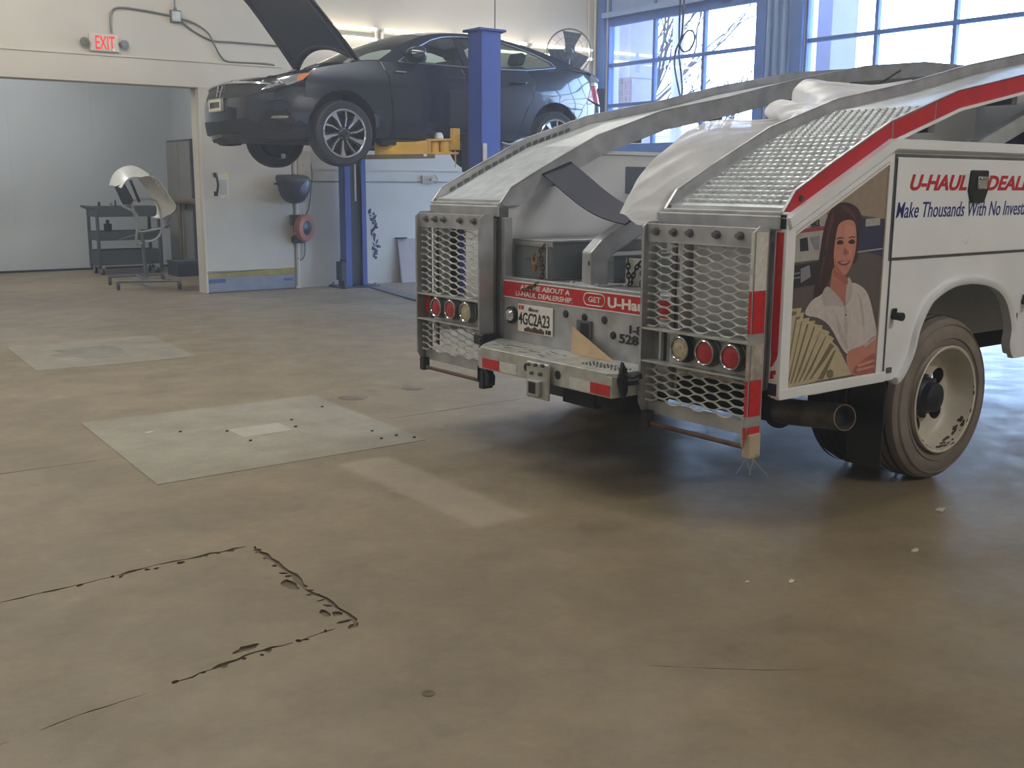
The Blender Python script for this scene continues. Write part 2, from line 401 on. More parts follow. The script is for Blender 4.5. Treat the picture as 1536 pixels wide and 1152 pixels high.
def blob(cx, cy, rx, ry, seed, rot=0, n=11):
    rr = random.Random(seed); o = []
    for i in range(n):
        t = 2*PI*i/n; k = .65+.5*rr.random(); x, y = rx*k*math.cos(t), ry*k*math.sin(t)
        o.append((cx+x*math.cos(rot)-y*math.sin(rot), cy+x*math.sin(rot)+y*math.cos(rot)))
    return o
cracks = [crack_poly([(-3.2, 3.93), (.3, 3.915), (.66, 3.925), (.95, 3.945), (1.28, 3.99), (1.58, 3.99)], .005, .026, 1),
          crack_poly([(1.60, 3.975), (1.605, 3.70), (1.58, 3.42), (1.60, 3.15), (1.565, 3.02)], .012, .036, 2),
          crack_poly([(.93, 2.965), (1.12, 3.01), (1.24, 3.035), (1.34, 3.03)], .004, .024, 3, .03),
          crack_poly([(1.36, 3.035), (1.44, 3.045), (1.50, 3.05)], .004, .014, 4, .03),
          crack_poly([(.55, 2.90), (.66, 2.93), (.80, 2.945), (.86, 2.95)], .002, .008, 5, .03),
          crack_poly([(.30, 2.86), (.42, 2.88), (.47, 2.885)], .002, .008, 6, .03),
          crack_poly([(-6, 5.735), (1.56, 5.735)], .005, .009, 7, .12),
          crack_poly([(3.22, 5.75), (4.6, 5.80), (11.5, 5.83)], .005, .009, 8, .14),
          blob(1.205, 3.075, .055, .022, 9, .2), blob(1.555, 3.085, .03, .012, 10), blob(1.545, 3.50, .03, .06, 11), blob(1.53, 3.19, .018, .04, 12),
          crack_poly([(2.15, 2.25), (2.42, 2.02), (2.56, 1.93)], .002, .006, 13, .05)]
for (xa, ya), (xb, yb), n_, r_, sd_ in (((1.6, 3.97), (1.57, 3.03), 13, .026, 40), ((.9, 3.94), (1.58, 3.985), 9, .020, 60), ((-.4, 3.915), (.9, 3.94), 7, .010, 80), ((.94, 2.97), (1.5, 3.045), 9, .018, 90)):
    rs_ = random.Random(sd_)
    for i_ in range(n_): t_ = (i_+rs_.random())/n_; cracks.append(blob(xa+(xb-xa)*t_+rs_.uniform(-.012, .004), ya+(yb-ya)*t_+rs_.uniform(-.01, .01), r_*rs_.uniform(.4, 1.1), r_*rs_.uniform(.3, .8), sd_+i_, rs_.random()*3, 8))
vs = []; ed = []
def addl(l):
    k = len(vs); vs.extend(Vector(p) for p in l); ed.extend((k+i, k+(i+1) % len(l)) for i in range(len(l)))
addl([(LX, RY), (WX+.3, RY), (WX+.3, 18.6), (LX, 18.6)])
for c in cracks: addl(c)
ov, oe, of = delaunay_2d_cdt(vs, ed, [], 0, 1e-6)[:3]
def pin(p, l):
    c = False; n = len(l)
    for i in range(n):
        a = l[i]; b = l[(i+1) % n]
        if (a[1] > p[1]) != (b[1] > p[1]) and p[0] < (b[0]-a[0])*(p[1]-a[1])/(b[1]-a[1])+a[0]: c = not c
    return c
bbs = [(min(p[0] for p in c), max(p[0] for p in c), min(p[1] for p in c), max(p[1] for p in c)) for c in cracks]
fb = MB(); cb = MB(); edge_use = {}
fb.v = [Vector((p.x, p.y, 0)) for p in ov]; cb.v = [Vector((p.x, p.y, -.008)) for p in ov]
for f in of:
    c = sum((ov[i] for i in f), Vector((0, 0)))/len(f); ic = any(b[0] <= c.x <= b[1] and b[2] <= c.y <= b[3] and pin(c, k) for k, b in zip(cracks, bbs))
    if ic: cb.f.append(list(f)); cb.m.append(0)
    else: fb.f.append(list(f)); fb.m.append(0)
    for i in range(3):
        e = (f[i], f[(i+1) % 3]); edge_use.setdefault(tuple(sorted(e)), []).append((e, ic))
off = len(cb.v); cb.v += [Vector((p.x, p.y, 0)) for p in ov]
for k, u in edge_use.items():
    if len(u) == 2 and u[0][1] != u[1][1]:
        a, b = (u[0] if u[0][1] else u[1])[0]; cb.f.append([b, a, off+a, off+b]); cb.m.append(0)
floor = struct(fb.build('floor', 'floor', smooth=0, fix=False))
cb.build('floor_crack', 'crack', floor, smooth=0, fix=False)
def slab(name, m, pts, z0, z1, parent):
    b = MB(); b.prism(pts, (0, 0, z0), (1, 0, 0), (0, 1, 0), (0, 0, z1-z0)); return b.build(name, m, parent, smooth=0)
lab(slab('concrete_patch', 'patch', [(1.64, 6.70), (1.58, 5.09), (3.13, 5.14), (3.18, 6.70)], -.01, .0025, floor), 'pale rectangular repair patch with bolt stubs nearest the truck')
lab(slab('concrete_patch', 'patch', [(1.92, 10.2), (1.85, 8.77), (3.12, 8.76), (3.2, 10.24)], -.01, .0025, floor), 'pale rectangular repair patch with a grey stain')
b = MB(); b.prism(blob(2.48, 9.5, .36, .42, 31, n=18), (0, 0, .0025), (1, 0, 0), (0, 1, 0), (0, 0, .0006)); b.build('oil_stain', mat('faint_stain', (126, 121, 106), .6, var=.15, scale=7), floor, smooth=0)
b = MB(); b.prism([(2.30, 6.02), (2.30, 5.78), (2.62, 5.80), (2.62, 6.03)], (0, 0, .0025), (1, 0, 0), (0, 1, 0), (0, 0, .0006)); b.build('inner_patch', mat('paler_patch', (158, 153, 136), .6, var=.08), floor, smooth=0)
for i, (x, y) in enumerate([(2.05, 6.12), (2.28, 5.98), (2.66, 5.86), (2.30, 5.68), (2.72, 6.05), (3.05, 6.30), (2.98, 5.50), (3.04, 5.32), (3.10, 5.22), (2.93, 5.30)]):
    q = MB(); q.lathe([(0, .010), (.007, .010), (.010, .006), (.010, .002)], (x, y, 0), (0, 0, 1), 8); q.build('bolt_stub', 'lift_dark', floor)
for x, y, r in [(3.88, 6.54, .085), (3.37, 6.48, .10)]:
    q = MB(); q.lathe([(0, .004), (r*.55, .004), (r*.6, .002), (r, .003), (r*1.05, .0005)], (x, y, 0), (0, 0, 1), 24); q.build('floor_plug', 'floor' if r > .1 else 'crack', floor)
# back wall (with the wide opening to the annex), lintel, other walls
OX0, OX1, OZ = .6, 5.04, 2.60
b = MB()
b.box((LX, BY, 0), (OX0, BY+.2, CEIL_Z)); b.box((OX1, BY, 0), (WX+.3, BY+.2, CEIL_Z)); b.box((OX0, BY, OZ), (OX1, BY+.2, CEIL_Z))
wb = struct(b.build('wall_back', 'wall', smooth=0))
b = MB(); b.box((OX0-.5, BY-.07, 2.60), (6.2, BY, 2.905)); b.box((OX0-.5, BY-.085, 2.905), (6.2, BY, 2.925))
b.build('sliding_door_track_cover', 'wall', wb, smooth=0, bevel=.004)
b = MB(); b.box((6.55, BY-.012, 1.60), (WX, BY, 1.625)); b.build('wall_rail', 'wall', wb, smooth=0)
b = MB(); b.box((6.40, BY-.006, 1.43), (WX, BY, 1.45)); b.build('panel_joint', 'conduit', wb, smooth=0)
# written smudges and a rusty hook plate on the back wall
b = MB()
for i in range(26):
    t = i/25; z = 1.05-.68*t; x = 7.52+.07*t+rnd.uniform(-.04, .05)
    b.prism(blob(x, z, rnd.uniform(.02, .055), rnd.uniform(.012, .03), 100+i, rnd.random()*3, 8), (0, BY-.002, 0), (1, 0, 0), (0, 0, 1), (0, -.001, 0))
b.build('smeared_marker_writing', 'smudge', wb, smooth=0)
b = MB(); b.box((8.36, BY-.03, 1.42), (8.54, BY, 1.54)); b.cyl((8.5, BY-.03, 1.48), (8.5, BY-.07, 1.48), .02); b.tube(spline([(8.58, BY-.01, 1.55), (8.62, BY-.03, 1.48), (8.58, BY-.02, 1.42)], 4), .008); b.build('wall_bracket', 'beige', wb, bevel=.004)
for n, lo, hi in (('wall_left', (LX-.2, RY, 0), (LX, 18.6, CEIL_Z)), ('wall_rear', (LX, RY-.2, 0), (WX+.3, RY, CEIL_Z))):
    b = MB(); b.box(lo, hi); struct(b.build(n, 'wall', smooth=0))
b = MB(); b.box((LX-.2, RY-.2, CEIL_Z), (WX+.3, BY+.2, CEIL_Z+.2)); struct(b.build('ceiling', 'ceiling', smooth=0))
# annex room beyond the opening
b = MB(); b.box((LX, 18.45, 0), (6.5, 18.65, 4.2)); b.box((6.3, BY+.2, 0), (6.5, 18.45, 4.2)); struct(b.build('wall_annex', 'wall_grey', smooth=0))
b = MB(); b.box((LX-.2, BY+.2, 4.2), (6.5, 18.65, 4.4)); struct(b.build('ceiling_annex', 'ceiling', smooth=0))
b = MB(); b.box((LX, 18.43, 0), (6.3, 18.45, .035)); struct(b.build('baseboard_annex', 'lift_dark', smooth=0))
b = MB(); b.box((2.6, 18.446, 0), (2.615, 18.45, 4.2)); b.box((3.75, 18.446, 0), (3.765, 18.45, 4.2)); b.box((5.0, 18.446, 0), (5.012, 18.45, 4.2)); struct(b.build('trim_1', 'wall_grey', smooth=0))
# sliding door slab parked to the right of the opening
b = MB(); b.box((5.06, BY-.065, .28), (6.285, BY-.01, 2.60)); dr = struct(b.build('door_1', 'door_paint', smooth=0, bevel=.004))
b = MB(); b.box((5.06, BY-.065, .012), (6.285, BY-.01, .20)); b.build('kick_panel', mat('scuffed_kick', (122, 126, 138), .6, var=.15, scale=5), dr, smooth=0, bevel=.004)
b = MB(); b.prism([(5.06, .20), (6.285, .20), (6.285, .29), (5.7, .27), (5.06, .245)], (0, BY-.067, 0), (1, 0, 0), (0, 0, 1), (0, .05, 0)); b.build('olive_tape_strip', 'tape_olive', dr, smooth=0)
b = MB(); b.box((5.07, BY-.069, .13), (5.30, BY-.064, .18)); b.box((6.12, BY-.069, .115), (6.25, BY-.064, .15)); b.build('blue_tape', mat('blue_tape', (52, 78, 116), .6, var=.2), dr, smooth=0)
b = MB(); b.box((5.045, BY-.075, 0), (5.062, BY-.005, 2.60)); b.build('door_edge', 'wall', dr, smooth=0)
b = MB(); b.cyl((6.35, BY-.035, 0), (6.35, BY-.035, 1.95), .028, n=14); b.box((6.31, BY-.05, .0), (6.39, BY, .03)); struct(b.build('trim_2', 'wall'))
# window wall with three glazed sections; unseen lower panes added to admit more daylight
WIN = [(10.41, 13.5, .12, 3), (5.36, 9.60, .12, 4)]
TOPZ = 4.51
b = MB(); prev = 18.6
ycuts = [BY+.2]
for (y0, y1, zb, n) in WIN:
    b.box((WX, y1, 0), (WX+.25, ycuts[-1], CEIL_Z)); b.box((WX, y0, TOPZ), (WX+.25, y1, CEIL_Z))
    if zb > .5: b.box((WX, y0, 0), (WX+.25, y1, zb-.12))
    ycuts.append(y0)
b.box((WX, RY-.2, 0), (WX+.25, ycuts[-1], CEIL_Z))
struct(b.build('wall_window', 'wall', smooth=0))
for wi, (y0, y1, zb, n) in enumerate(WIN):
    e = bpy.data.objects.new('window_%d' % (wi+1), None); COL.objects.link(e); struct(e); e.location = (WX+.06, y0, 0)
    w = (y1-y0)/n; rows = [z for z in (.12, .78, 1.40, 2.02, 2.65, 3.27, 3.89, 4.51) if z >= zb-.01]
    f = MB(); f.box((-.05, -.03, zb-.12), (.06, .03, TOPZ)); f.build('frame_post', 'win_blue', e, smooth=0, bevel=.004)
    f = MB(); f.box((-.05, y1-y0-.03, zb-.12), (.06, y1-y0+.03, TOPZ)); f.build('frame_post', 'win_blue', e, smooth=0, bevel=.004)
    for z in rows:
        h = .024; f = MB(); lo = z-h; hi = z+h
        if z == rows[0] or abs(z-2.02) < .01: lo = z-.12
        if z == rows[-1]: hi = z+.02
        if abs(z-3.89) < .01 and wi == 0: hi = z+.13
        f.box((-.04, .03, lo), (.05, y1-y0-.03, hi)); f.build('glazing_rail', 'win_blue', e, smooth=0, bevel=.003)
    for r0, r1 in zip(rows, rows[1:]):
        for i in range(n):
            if i: f = MB(); f.box((-.03, i*w-.024, r0+.024), (.04, i*w+.024, r1-.024)); f.build('glazing_bar', 'win_blue', e, smooth=0, bevel=.003)
            if wi == 0 and abs(r0-3.89) < .01:
                f = MB(); f.box((-.01, i*w+.024, r0+.12), (.01, (i+1)*w-.024, r1-.02)); f.build('solid_panel', 'pillar', e, smooth=0); continue
            f = MB(); f.box((-.003, i*w+.02, r0+.02), (.003, (i+1)*w-.02, r1-.02)); f.build('pane', 'glass', e, smooth=0)
# pillar between the two window sections, dressed with door tracks
b = MB(); b.box((WX-.05, 10.22, 0), (WX, 10.40, CEIL_Z)); b.box((WX-.05, 9.61, 0), (WX, 9.80, CEIL_Z)); struct(b.build('trim_3', 'win_blue', smooth=0, bevel=.005))
b = MB(); b.box((WX-.03, 9.80, 0), (WX, 10.22, CEIL_Z))
for y in (9.88, 10.02, 10.15): b.cyl((WX-.06, y, 0), (WX-.06, y, CEIL_Z), .035, n=12)
struct(b.build('trim_4', 'pillar'))
b = MB(); b.box((WX-.05, 13.53, 0), (WX, 13.70, CEIL_Z)); struct(b.build('trim_5', 'win_blue', smooth=0, bevel=.004))
b = MB(); b.cyl((WX-.06, 13.74, 0), (WX-.06, 13.74, CEIL_Z), .022, n=10); b.cyl((WX-.18, 13.75, 0), (WX-.18, 13.75, CEIL_Z), .016, n=10); struct(b.build('trim_6', 'wall'))
b = MB(); b.box((WX-.09, 10.30, 3.98), (WX-.05, 13.55, 4.06)); struct(b.build('trim_7', 'pillar', smooth=0))

# ------------------------------------------------------------------ outside the windows
b = MB(); b.box((WX+.3, -40, -.2), (120, 70, -.05)); struct(b.build('ground_outside', 'asphalt', smooth=0))
def pillar_out(x, y0, y1, label, bricks=True):
    e = thing('brick_pillar', label, 'pillar', (x, (y0+y1)/2, -.05)); hw = (y1-y0)/2
    f = MB(); f.box((0, -hw, 3.35), (.6, hw, 5.2)); f.build('smooth_cladding', 'far_wall', e, smooth=0, bevel=.01)
    f = MB(); f.box((.012, -hw+.012, 0), (.6, hw-.012, 3.35)); f.build('mortar_core', 'mortar', e, smooth=0)
    if not bricks: return e
    proto = None; nrow = 15
    for r in range(nrow):
        z = 1.80+r*.104
        for c in range(-1, 4):
            a = -hw+c*.215+(.1075 if r % 2 else 0); q = min(hw, a+.200); a = max(-hw, a)
            if q-a < .04: continue
            f = MB(); f.box((-.004+rnd.random()*.005, a, z), (.05, q, z+.088)); f.build('brick', 'brick', e, smooth=0)
    return e
pillar_out(13.5, 15.02, 15.66, 'pinkish brick pillar with pale cladding seen through the left window panes')
f = MB(); f.box((13.4, 10.56, -.05), (14.0, 11.2, 5.5)); f.box((13.38, 10.54, 4.3), (14.02, 11.22, 4.4)); tag(f.build('wall_pier', 'far_wall', smooth=0, bevel=.01), 'pale smooth pier outside the right window, at its left edge', 'pillar')
f = MB(); f.cyl((19.0, 19.45, -.05), (19.0, 19.45, 9), .15, .13, n=14); f.cyl((19, 19.45, -.05), (19, 19.45, .3), .3, n=14); tag(f.build('lamp_post', 'far_wall'), 'pale thick post standing outside behind the hanging cord', 'post')
def tree(x, y, h, seed, label, spread=.55, lv=7):
    rr = random.Random(seed); e = thing('bare_tree', label, 'tree', (x, y, -.05)); tr = MB(); br = MB()
    def grow(p, d, l, r, k):
        q = p+d*l; m = p+d*l*.5+Vector((rr.uniform(-1, 1), rr.uniform(-1, 1), rr.uniform(-.3, .3)))*l*.06
        (tr if k == 0 else br).tube([p, m, q], [r, r*.85, r*.7], n=6 if k < 2 else 4, cap=False)
        if k >= lv: return
        for i in range(3 if k < 4 else 2):
            nd = (d+Vector((rr.uniform(-1, 1), rr.uniform(-1, 1), rr.uniform(-.35, .75)))*spread).normalized(); grow(q if i else p+d*l*.75, nd, l*rr.uniform(.66, .84), r*.62, k+1)
    grow(Vector((0, 0, 0)), Vector((0, 0, 1)), h*.3, h*.016, 0)
    tr.build('trunk', 'bark', e); stuff(br.build('branches', 'bark', e, fix=False))
    return e
tree(21.0, 22.9, 7.6, 5, 'bare branching tree just right of the brick pillar outside')
tree(33.0, 32.3, 6.8, 8, 'smaller bare tree outside, right of the pale post', lv=5)
b = MB(); b.box((70, 63, -.05), (80, 82, 5.6)); b.box((69.6, 62.6, 5.6), (80.4, 82.4, 6.0)); tag(b.build('distant_building', 'far_wall', smooth=0), 'long low pale building far beyond the left window', 'building')

# ------------------------------------------------------------------ HAZE: thin volume added to imitate veiling lens glare
hm = bpy.data.materials.new('glare_haze'); hm.use_nodes = True; _n = hm.node_tree; _n.nodes.clear()
_ov = _n.nodes.new('ShaderNodeOutputMaterial'); _vs = _n.nodes.new('ShaderNodeVolumeScatter'); _vs.inputs['Density'].default_value = .0105; _vs.inputs['Anisotropy'].default_value = .35; _vs.inputs['Color'].default_value = (.86, .92, 1, 1)
_n.links.new(_vs.outputs[0], _ov.inputs['Volume'])
b = MB(); b.box((LX+.01, RY+.01, .03), (WX-.2, BY-.3, CEIL_Z-.35)); hz = stuff(b.build('haze', hm, smooth=0)); hz['label'] = 'thin pale haze volume added to imitate lens glare in the workshop'; hz['category'] = 'haze'
# ------------------------------------------------------------------ car on the lift (local frame: +x rearwards from front axle, -y nearest the camera, z from its tyres' contact)
CX, CYW, CZ = 5.18, 10.91, 1.655
car = thing('sedan_car', 'dark navy sedan raised on the two-post lift with its hood open', 'car', (CX, CYW, CZ))
_pc = spline([(-.965, 0), (-.955, .28), (-.905, .52), (-.79, .70), (-.58, .81), (-.33, .868), (0, .895), (.5, .905), (1.3, .91), (2.1, .91), (2.7, .898), (3.05, .868), (3.35, .80), (3.56, .68), (3.66, .5), (3.70, .28), (3.71, 0)], 14)
_pc = [(q[0], q[1]) for q in _pc]
_al = [0]
for a, c in zip(_pc, _pc[1:]): _al.append(_al[-1]+math.hypot(c[0]-a[0], c[1]-a[1]))
UMAX = _al[-1]
def Cu(u):
    u = max(0, min(UMAX, u)); lo, hi = 0, len(_al)-1
    while hi-lo > 1:
        mid = (lo+hi)//2
        if _al[mid] <= u: lo = mid
        else: hi = mid
    t = (u-_al[lo])/(_al[hi]-_al[lo]); a, c = _pc[lo], _pc[hi]
    return a[0]+(c[0]-a[0])*t, a[1]+(c[1]-a[1])*t
def Nu(u):
    a = Cu(max(0, u-.03)); c = Cu(min(UMAX, u+.03)); dx, dy = c[0]-a[0], c[1]-a[1]; l = math.hypot(dx, dy); return -dy/l, dx/l
def ux(x):   # arc-length position of side point x
    lo, hi = 0.0, UMAX
    for _ in range(40):
        m = (lo+hi)/2
        if Cu(m)[0] < x: lo = m
        else: hi = m
    return lo
T_S = [(.15, .12), (.22, .05), (.34, .02), (.5, .0), (.62, .008), (.70, .0), (.80, .012), (.9, .035), (1.0, .055), (1.1, .095)]
T_F = [(.15, .16), (.2, .06), (.27, .015), (.4, .0), (.56, .0), (.64, .02), (.70, .035), (.76, .09), (.80, .17), (.86, .35), (1.0, .8)]
T_R = [(.2, .18), (.3, .05), (.45, .0), (.62, .0), (.72, .03), (.85, .06), (.95, .08), (1.02, .13), (1.1, .3)]
def S(u, z, off=0.0, side=-1):
    x, y = Cu(u); nx, ny = Nu(u); w = nx*nx; tf = lerp_table(T_F if nx < 0 else T_R, z); ts = lerp_table(T_S, z)
    i = ts*(1-w)+tf*w-off
    return Vector((x-nx*i, side*(y-ny*i), z))
def patch(name, m, outline, off=0.0, parent=car, holes=(), step=.07, sides=(-1, 1), bevel=0, solid=.006):
    o = None
    for sd in sides:
        v, f = cdt(outline, holes, step); b = MB(); b.add([S(p.x, p.y, off, sd) for p in v], f); o = b.build(name, m, parent, smooth=50, solid=solid)
        if sd == -1: first = o
    return first if -1 in sides else o
def arc(cx, cz, r, a0, a1, n=16): return [(cx+r*math.cos(R(a0+(a1-a0)*i/n)), cz+r*math.sin(R(a0+(a1-a0)*i/n))) for i in range(n+1)]
RA = .365; HZ = .325
def U(pts): return [(ux(x), z) for x, z in pts]
def topz(x): return lerp_table([(-.8, .735), (-.6, .80), (-.38, .865), (0, .945), (.3, 1.0), (.6, 1.0), (2.2, 1.01), (2.75, 1.055), (3.0, 1.075), (3.3, 1.06), (3.6, 1.02)], x)
g = .004
# front fender, doors, quarter panel
patch('front_fender', 'car', U([(-.40, .60), (-.40, .70), (-.36, .845)]+[(x, topz(x)) for x in (-.3, -.15, 0, .15, .3, .44)]+[(.52, .85), (.55, .45), (.50, .235), (.41, .235)]+[(x, z) for x, z in arc(0, HZ, RA, -14, 131)]))
patch('front_door', 'car', U([(.525+g, .86), (.45+g, .998), (1.0, 1.0), (1.42, 1.003), (1.52, .8), (1.53, .5), (1.50, .245), (.56, .245), (.56+g, .45)]))
patch('rear_door', 'car', U([(1.42+2*g, 1.003), (1.9, 1.006), (2.30, 1.02), (2.42, .93), (2.36, .72), (2.26, .56), (2.20, .42), (2.16, .245), (1.506+g, .245), (1.536+g, .5), (1.526+g, .8)]))
patch('rear_quarter_panel', 'car', U([(2.31+g, 1.02)]+[(x, topz(x)) for x in (2.5, 2.75, 3.0, 3.2)]+[(3.36, 1.05), (3.32, .90), (3.22, .74), (3.10, .62)]+arc(2.7, HZ, RA, 54, 186)+[(2.32, .235), (2.16+g, .235), (2.20+g, .42), (2.27, .56), (2.37, .72), (2.43, .93)]))
patch('rocker_sill', 'car', U([(.42, .225), (.45, .155), (2.2, .155), (2.28, .225)]), -.02)
# front bumper (wraps to the centre line), rear bumper
uA = ux(-.40)
fbp = [(0, .60), (0, .23), (.45, .215), (.95, .20), (ux(-.5), .205), (ux(-.365), .22)]+U([(x, z) for x, z in arc(0, HZ, RA, 196, 131, 8)])+[(uA-.004, .60), (uA-.004, .70), (ux(-.52), .70), (ux(-.66), .665), (.92, .655), (.75, .635), (.58, .60)]
patch('front_bumper', 'car', fbp, .004, step=.06)
patch('lower_grille', 'black', [(0, .38), (0, .26), (.42, .25), (.62, .28), (.66, .36), (.58, .40)], .010)
patch('fog_lamp_recess', 'black', [(.70, .30), (.98, .27), (1.06, .36), (1.00, .46), (.80, .47), (.72, .40)], .010)
patch('fog_lamp', 'chrome', [(.82, .395), (.98, .40), (1.0, .42), (.84, .418)], .018, solid=.01)
patch('bumper_chin', 'black', [(0, .235), (0, .17), (.45, .165), (.95, .165), (ux(-.45), .18), (ux(-.37), .22), (ux(-.5), .21), (.95, .205), (.45, .222)], -.01)
gr = patch('grille', 'black', [(0, .755), (0, .605), (.56, .605), (.74, .64), (.90, .66), (.88, .70), (.60, .725)], -.004)
patch('grille_bar', 'chrome', [(0, .775), (0, .752), (.60, .728), (.82, .712), (.84, .722), (.62, .748)], .012, solid=.012)
patch('headlamp', 'headlamp_glass', [(.74, .665), (.80, .712), (.95, .735), (ux(-.66), .765), (ux(-.42), .83), (ux(-.33), .845), (ux(-.42), .765), (ux(-.55), .715), (ux(-.70), .685)], .006)
patch('turn_signal', 'lens_amber', [(ux(-.47), .795), (ux(-.42), .822), (ux(-.335), .84), (ux(-.42), .772), (ux(-.48), .752)], .012)
patch('bumper_crease', 'car', [(.80, .575), (.95, .60), (1.02, .565), (1.06, .50), (1.03, .50), (.98, .555), (.93, .575), (.80, .555)], .022)
patch('bumper_crease', 'car', [(.98, .49), (ux(-.60), .50), (ux(-.48), .55), (ux(-.48), .535), (ux(-.60), .48), (.98, .47)], .018)
patch('bumper_crease', 'car', [(ux(-.66), .40), (ux(-.58), .345), (ux(-.44), .335), (ux(-.44), .32), (ux(-.60), .325), (ux(-.70), .39)], .018)
patch('headlamp_trim', 'chrome', [(.95, .738), (ux(-.66), .768), (ux(-.44), .83), (ux(-.45), .818), (ux(-.66), .752), (.95, .724)], .016)
patch('headlamp_divider', 'black', [(.86, .70), (.97, .725), (ux(-.60), .757), (ux(-.60), .738), (.98, .708), (.90, .69)], .014)
patch('nose_panel', 'car', [(0, .80), (0, .772), (.62, .752), (.82, .728), (.95, .742), (ux(-.66), .772), (ux(-.5), .815), (ux(-.5), .835), (ux(-.66), .80), (.9, .775), (.6, .79)], -.004)
rb = [(UMAX, .62), (UMAX, .25), (UMAX-.5, .24), (UMAX-.9, .22), (ux(3.02), .22)]+U(arc(2.7, HZ, RA, -14, 54, 8))+[(ux(3.10)+.004, .62), (ux(3.22)+.004, .74), (ux(3.35), .70), (UMAX-.60, .66)]
patch('rear_bumper', 'car', rb, .004)
patch('tail_lamp', 'lens_red', [(ux(3.22)+.01, .76), (ux(3.33), .91), (UMAX-.42, .93), (UMAX-.36, .80), (UMAX-.5, .70), (ux(3.36), .715)], .006)
patch('tail_lamp_strip', 'lens_clear', [(ux(3.30), .905), (ux(3.36), .955), (UMAX-.44, .97), (UMAX-.42, .935), (ux(3.34), .915)], .012)
patch('boot_face', 'car', [(UMAX, .98), (UMAX, .63), (UMAX-.55, .67), (UMAX-.36, .79), (UMAX-.42, .93), (UMAX-.44, 1.0)], 0)
# number plate and maker's emblem on the nose
b = MB(); b.box((-1.0, -.17, .485), (-.972, .17, .60)); pl = b.build('number_plate', 'paper', car, bevel=.004); lab(pl, 'white front number plate')
b = MB()
for k in range(7): b.box((-1.003, -.125+.038*k-(.006 if k > 3 else 0), .515), (-.999, -.103+.038*k, .572))
b.build('plate_characters', 'ink_black', pl, smooth=0)
b = MB(); b.box((-1.0, -.185, .475), (-.985, -.172, .61)); b.box((-1.0, .172, .475), (-.985, .185, .61)); b.box((-1.0, -.172, .602), (-.985, .172, .612)); b.box((-1.0, -.172, .475), (-.985, .172, .484)); b.build('plate_frame', 'chrome', pl, smooth=0)
b = MB()
for s in (-1, 1): b.bar((-.958, s*.035, .625), (-.925, s*.055, .735), .016, .016)
b.bar((-.948, -.042, .678), (-.948, .042, .678), .016, .016); b.tube([(-.945, -.075, .615), (-.905, -.085, .75), (-.905, .085, .75), (-.945, .075, .615)], .007, closed=True, n=6)
b.build('emblem', 'chrome', gr)
# greenhouse
RAIL = [(.40, .995), (.70, 1.165), (1.0, 1.295), (1.25, 1.352), (1.6, 1.38), (2.0, 1.368), (2.4, 1.302), (2.8, 1.192), (3.08, 1.10), (3.26, 1.062)]
def Gy(x, z): d = max(0, z-topz(x)); return Cu(ux(x))[1]-.056-.50*d-.32*d*d
def gpatch(name, m, outline, off=0, holes=(), step=.08, parent=car, solid=.006, sides=(-1, 1)):
    for sd in sides:
        v, f = cdt(outline, holes, step); b = MB(); b.add([Vector((p.x, sd*(Gy(p.x, p.y)+off), p.y)) for p in v], f); o = b.build(name, m, parent, smooth=50, solid=solid)
        if sd == sides[0]: fo = o
    return fo
rl = [(p[0], p[1]) for p in spline([(a, c) for a, c in RAIL], 5)]
DLO_F = [(.70, 1.025), (.95, 1.17), (1.15, 1.265), (1.30, 1.305), (1.44, 1.325), (1.47, 1.02)]
DLO_R = [(1.55, 1.02), (1.52, 1.328), (1.75, 1.335), (2.0, 1.32), (2.25, 1.27), (2.5, 1.195), (2.66, 1.125), (2.70, 1.085), (2.3, 1.035)]
low = [(x, topz(x)) for x in (3.2, 3.0, 2.75, 2.5, 2.3, 2.0, 1.6, 1.2, .8, .5)]
gpatch('greenhouse_side', 'car', rl+low, 0, (DLO_F, DLO_R))
gpatch('side_window', 'car_glass', DLO_F, -.004, solid=0); gpatch('side_window', 'car_glass', DLO_R, -.004, solid=0)
for sd in (-1, 1):
    for D in ([(.66, 1.012), (.95, 1.185), (1.15, 1.28), (1.30, 1.32), (1.44, 1.338), (1.52, 1.343), (1.75, 1.35), (2.0, 1.335), (2.26, 1.283), (2.5, 1.21), (2.69, 1.13), (2.735, 1.085)], [(.66, 1.010), (1.47, 1.005), (2.0, 1.012), (2.3, 1.022), (2.735, 1.075)]):
        b = MB(); b.tube([Vector((x, sd*(Gy(x, z)+.004), z)) for x, z in D], .007, n=6); b.build('window_trim', 'chrome', car)
def station(t):   # rail point at parameter
    return lerp_rail(t)
def top_loft(name, m, t0, t1, nu, solid=.006, inset=.0):
    def fn(a, v):
        t = t0+(t1-t0)*a; x = t; z = lerp_table(rl, t); y = Gy(x, z)-inset; w = v*2-1
        fr = max(0, min(1, (1.05-t)/.65)); re = max(0, min(1, (t-2.3)/.9))
        bx = -.27*fr*(1-w*w)+.16*re*(1-w*w); cz = (.055+.0*fr)*(1-w*w)*(1-.75*fr)
        return Vector((x+bx, w*y, z+cz))
    b = MB(); b.grid(fn, nu, 16); return b.build(name, m, car, smooth=50, solid=solid)
top_loft('windshield', 'car_glass', .42, 1.06, 10, 0)
top_loft('roof', 'car', 1.06, 2.30, 14)
top_loft('rear_window', 'car_glass', 2.30, 3.08, 10, 0)
top_loft('roof_edge', 'black', .395, .43, 2)
def deck(a, v):
    w = v*2-1; x = 3.08+(3.62-3.08)*a; y = (Gy(3.08, 1.1)-.0)*(1-.30*a*a) if a else Gy(3.08, 1.1); z = lerp_table(rl, 3.08)-.07*a-.03*a*a
    re = max(0, min(1, (3.08-2.3)/.9)); return Vector((x+(.16*re*(1-a)+.10*a)*(1-w*w), w*y, z+.05*(1-w*w)*(1-a)))
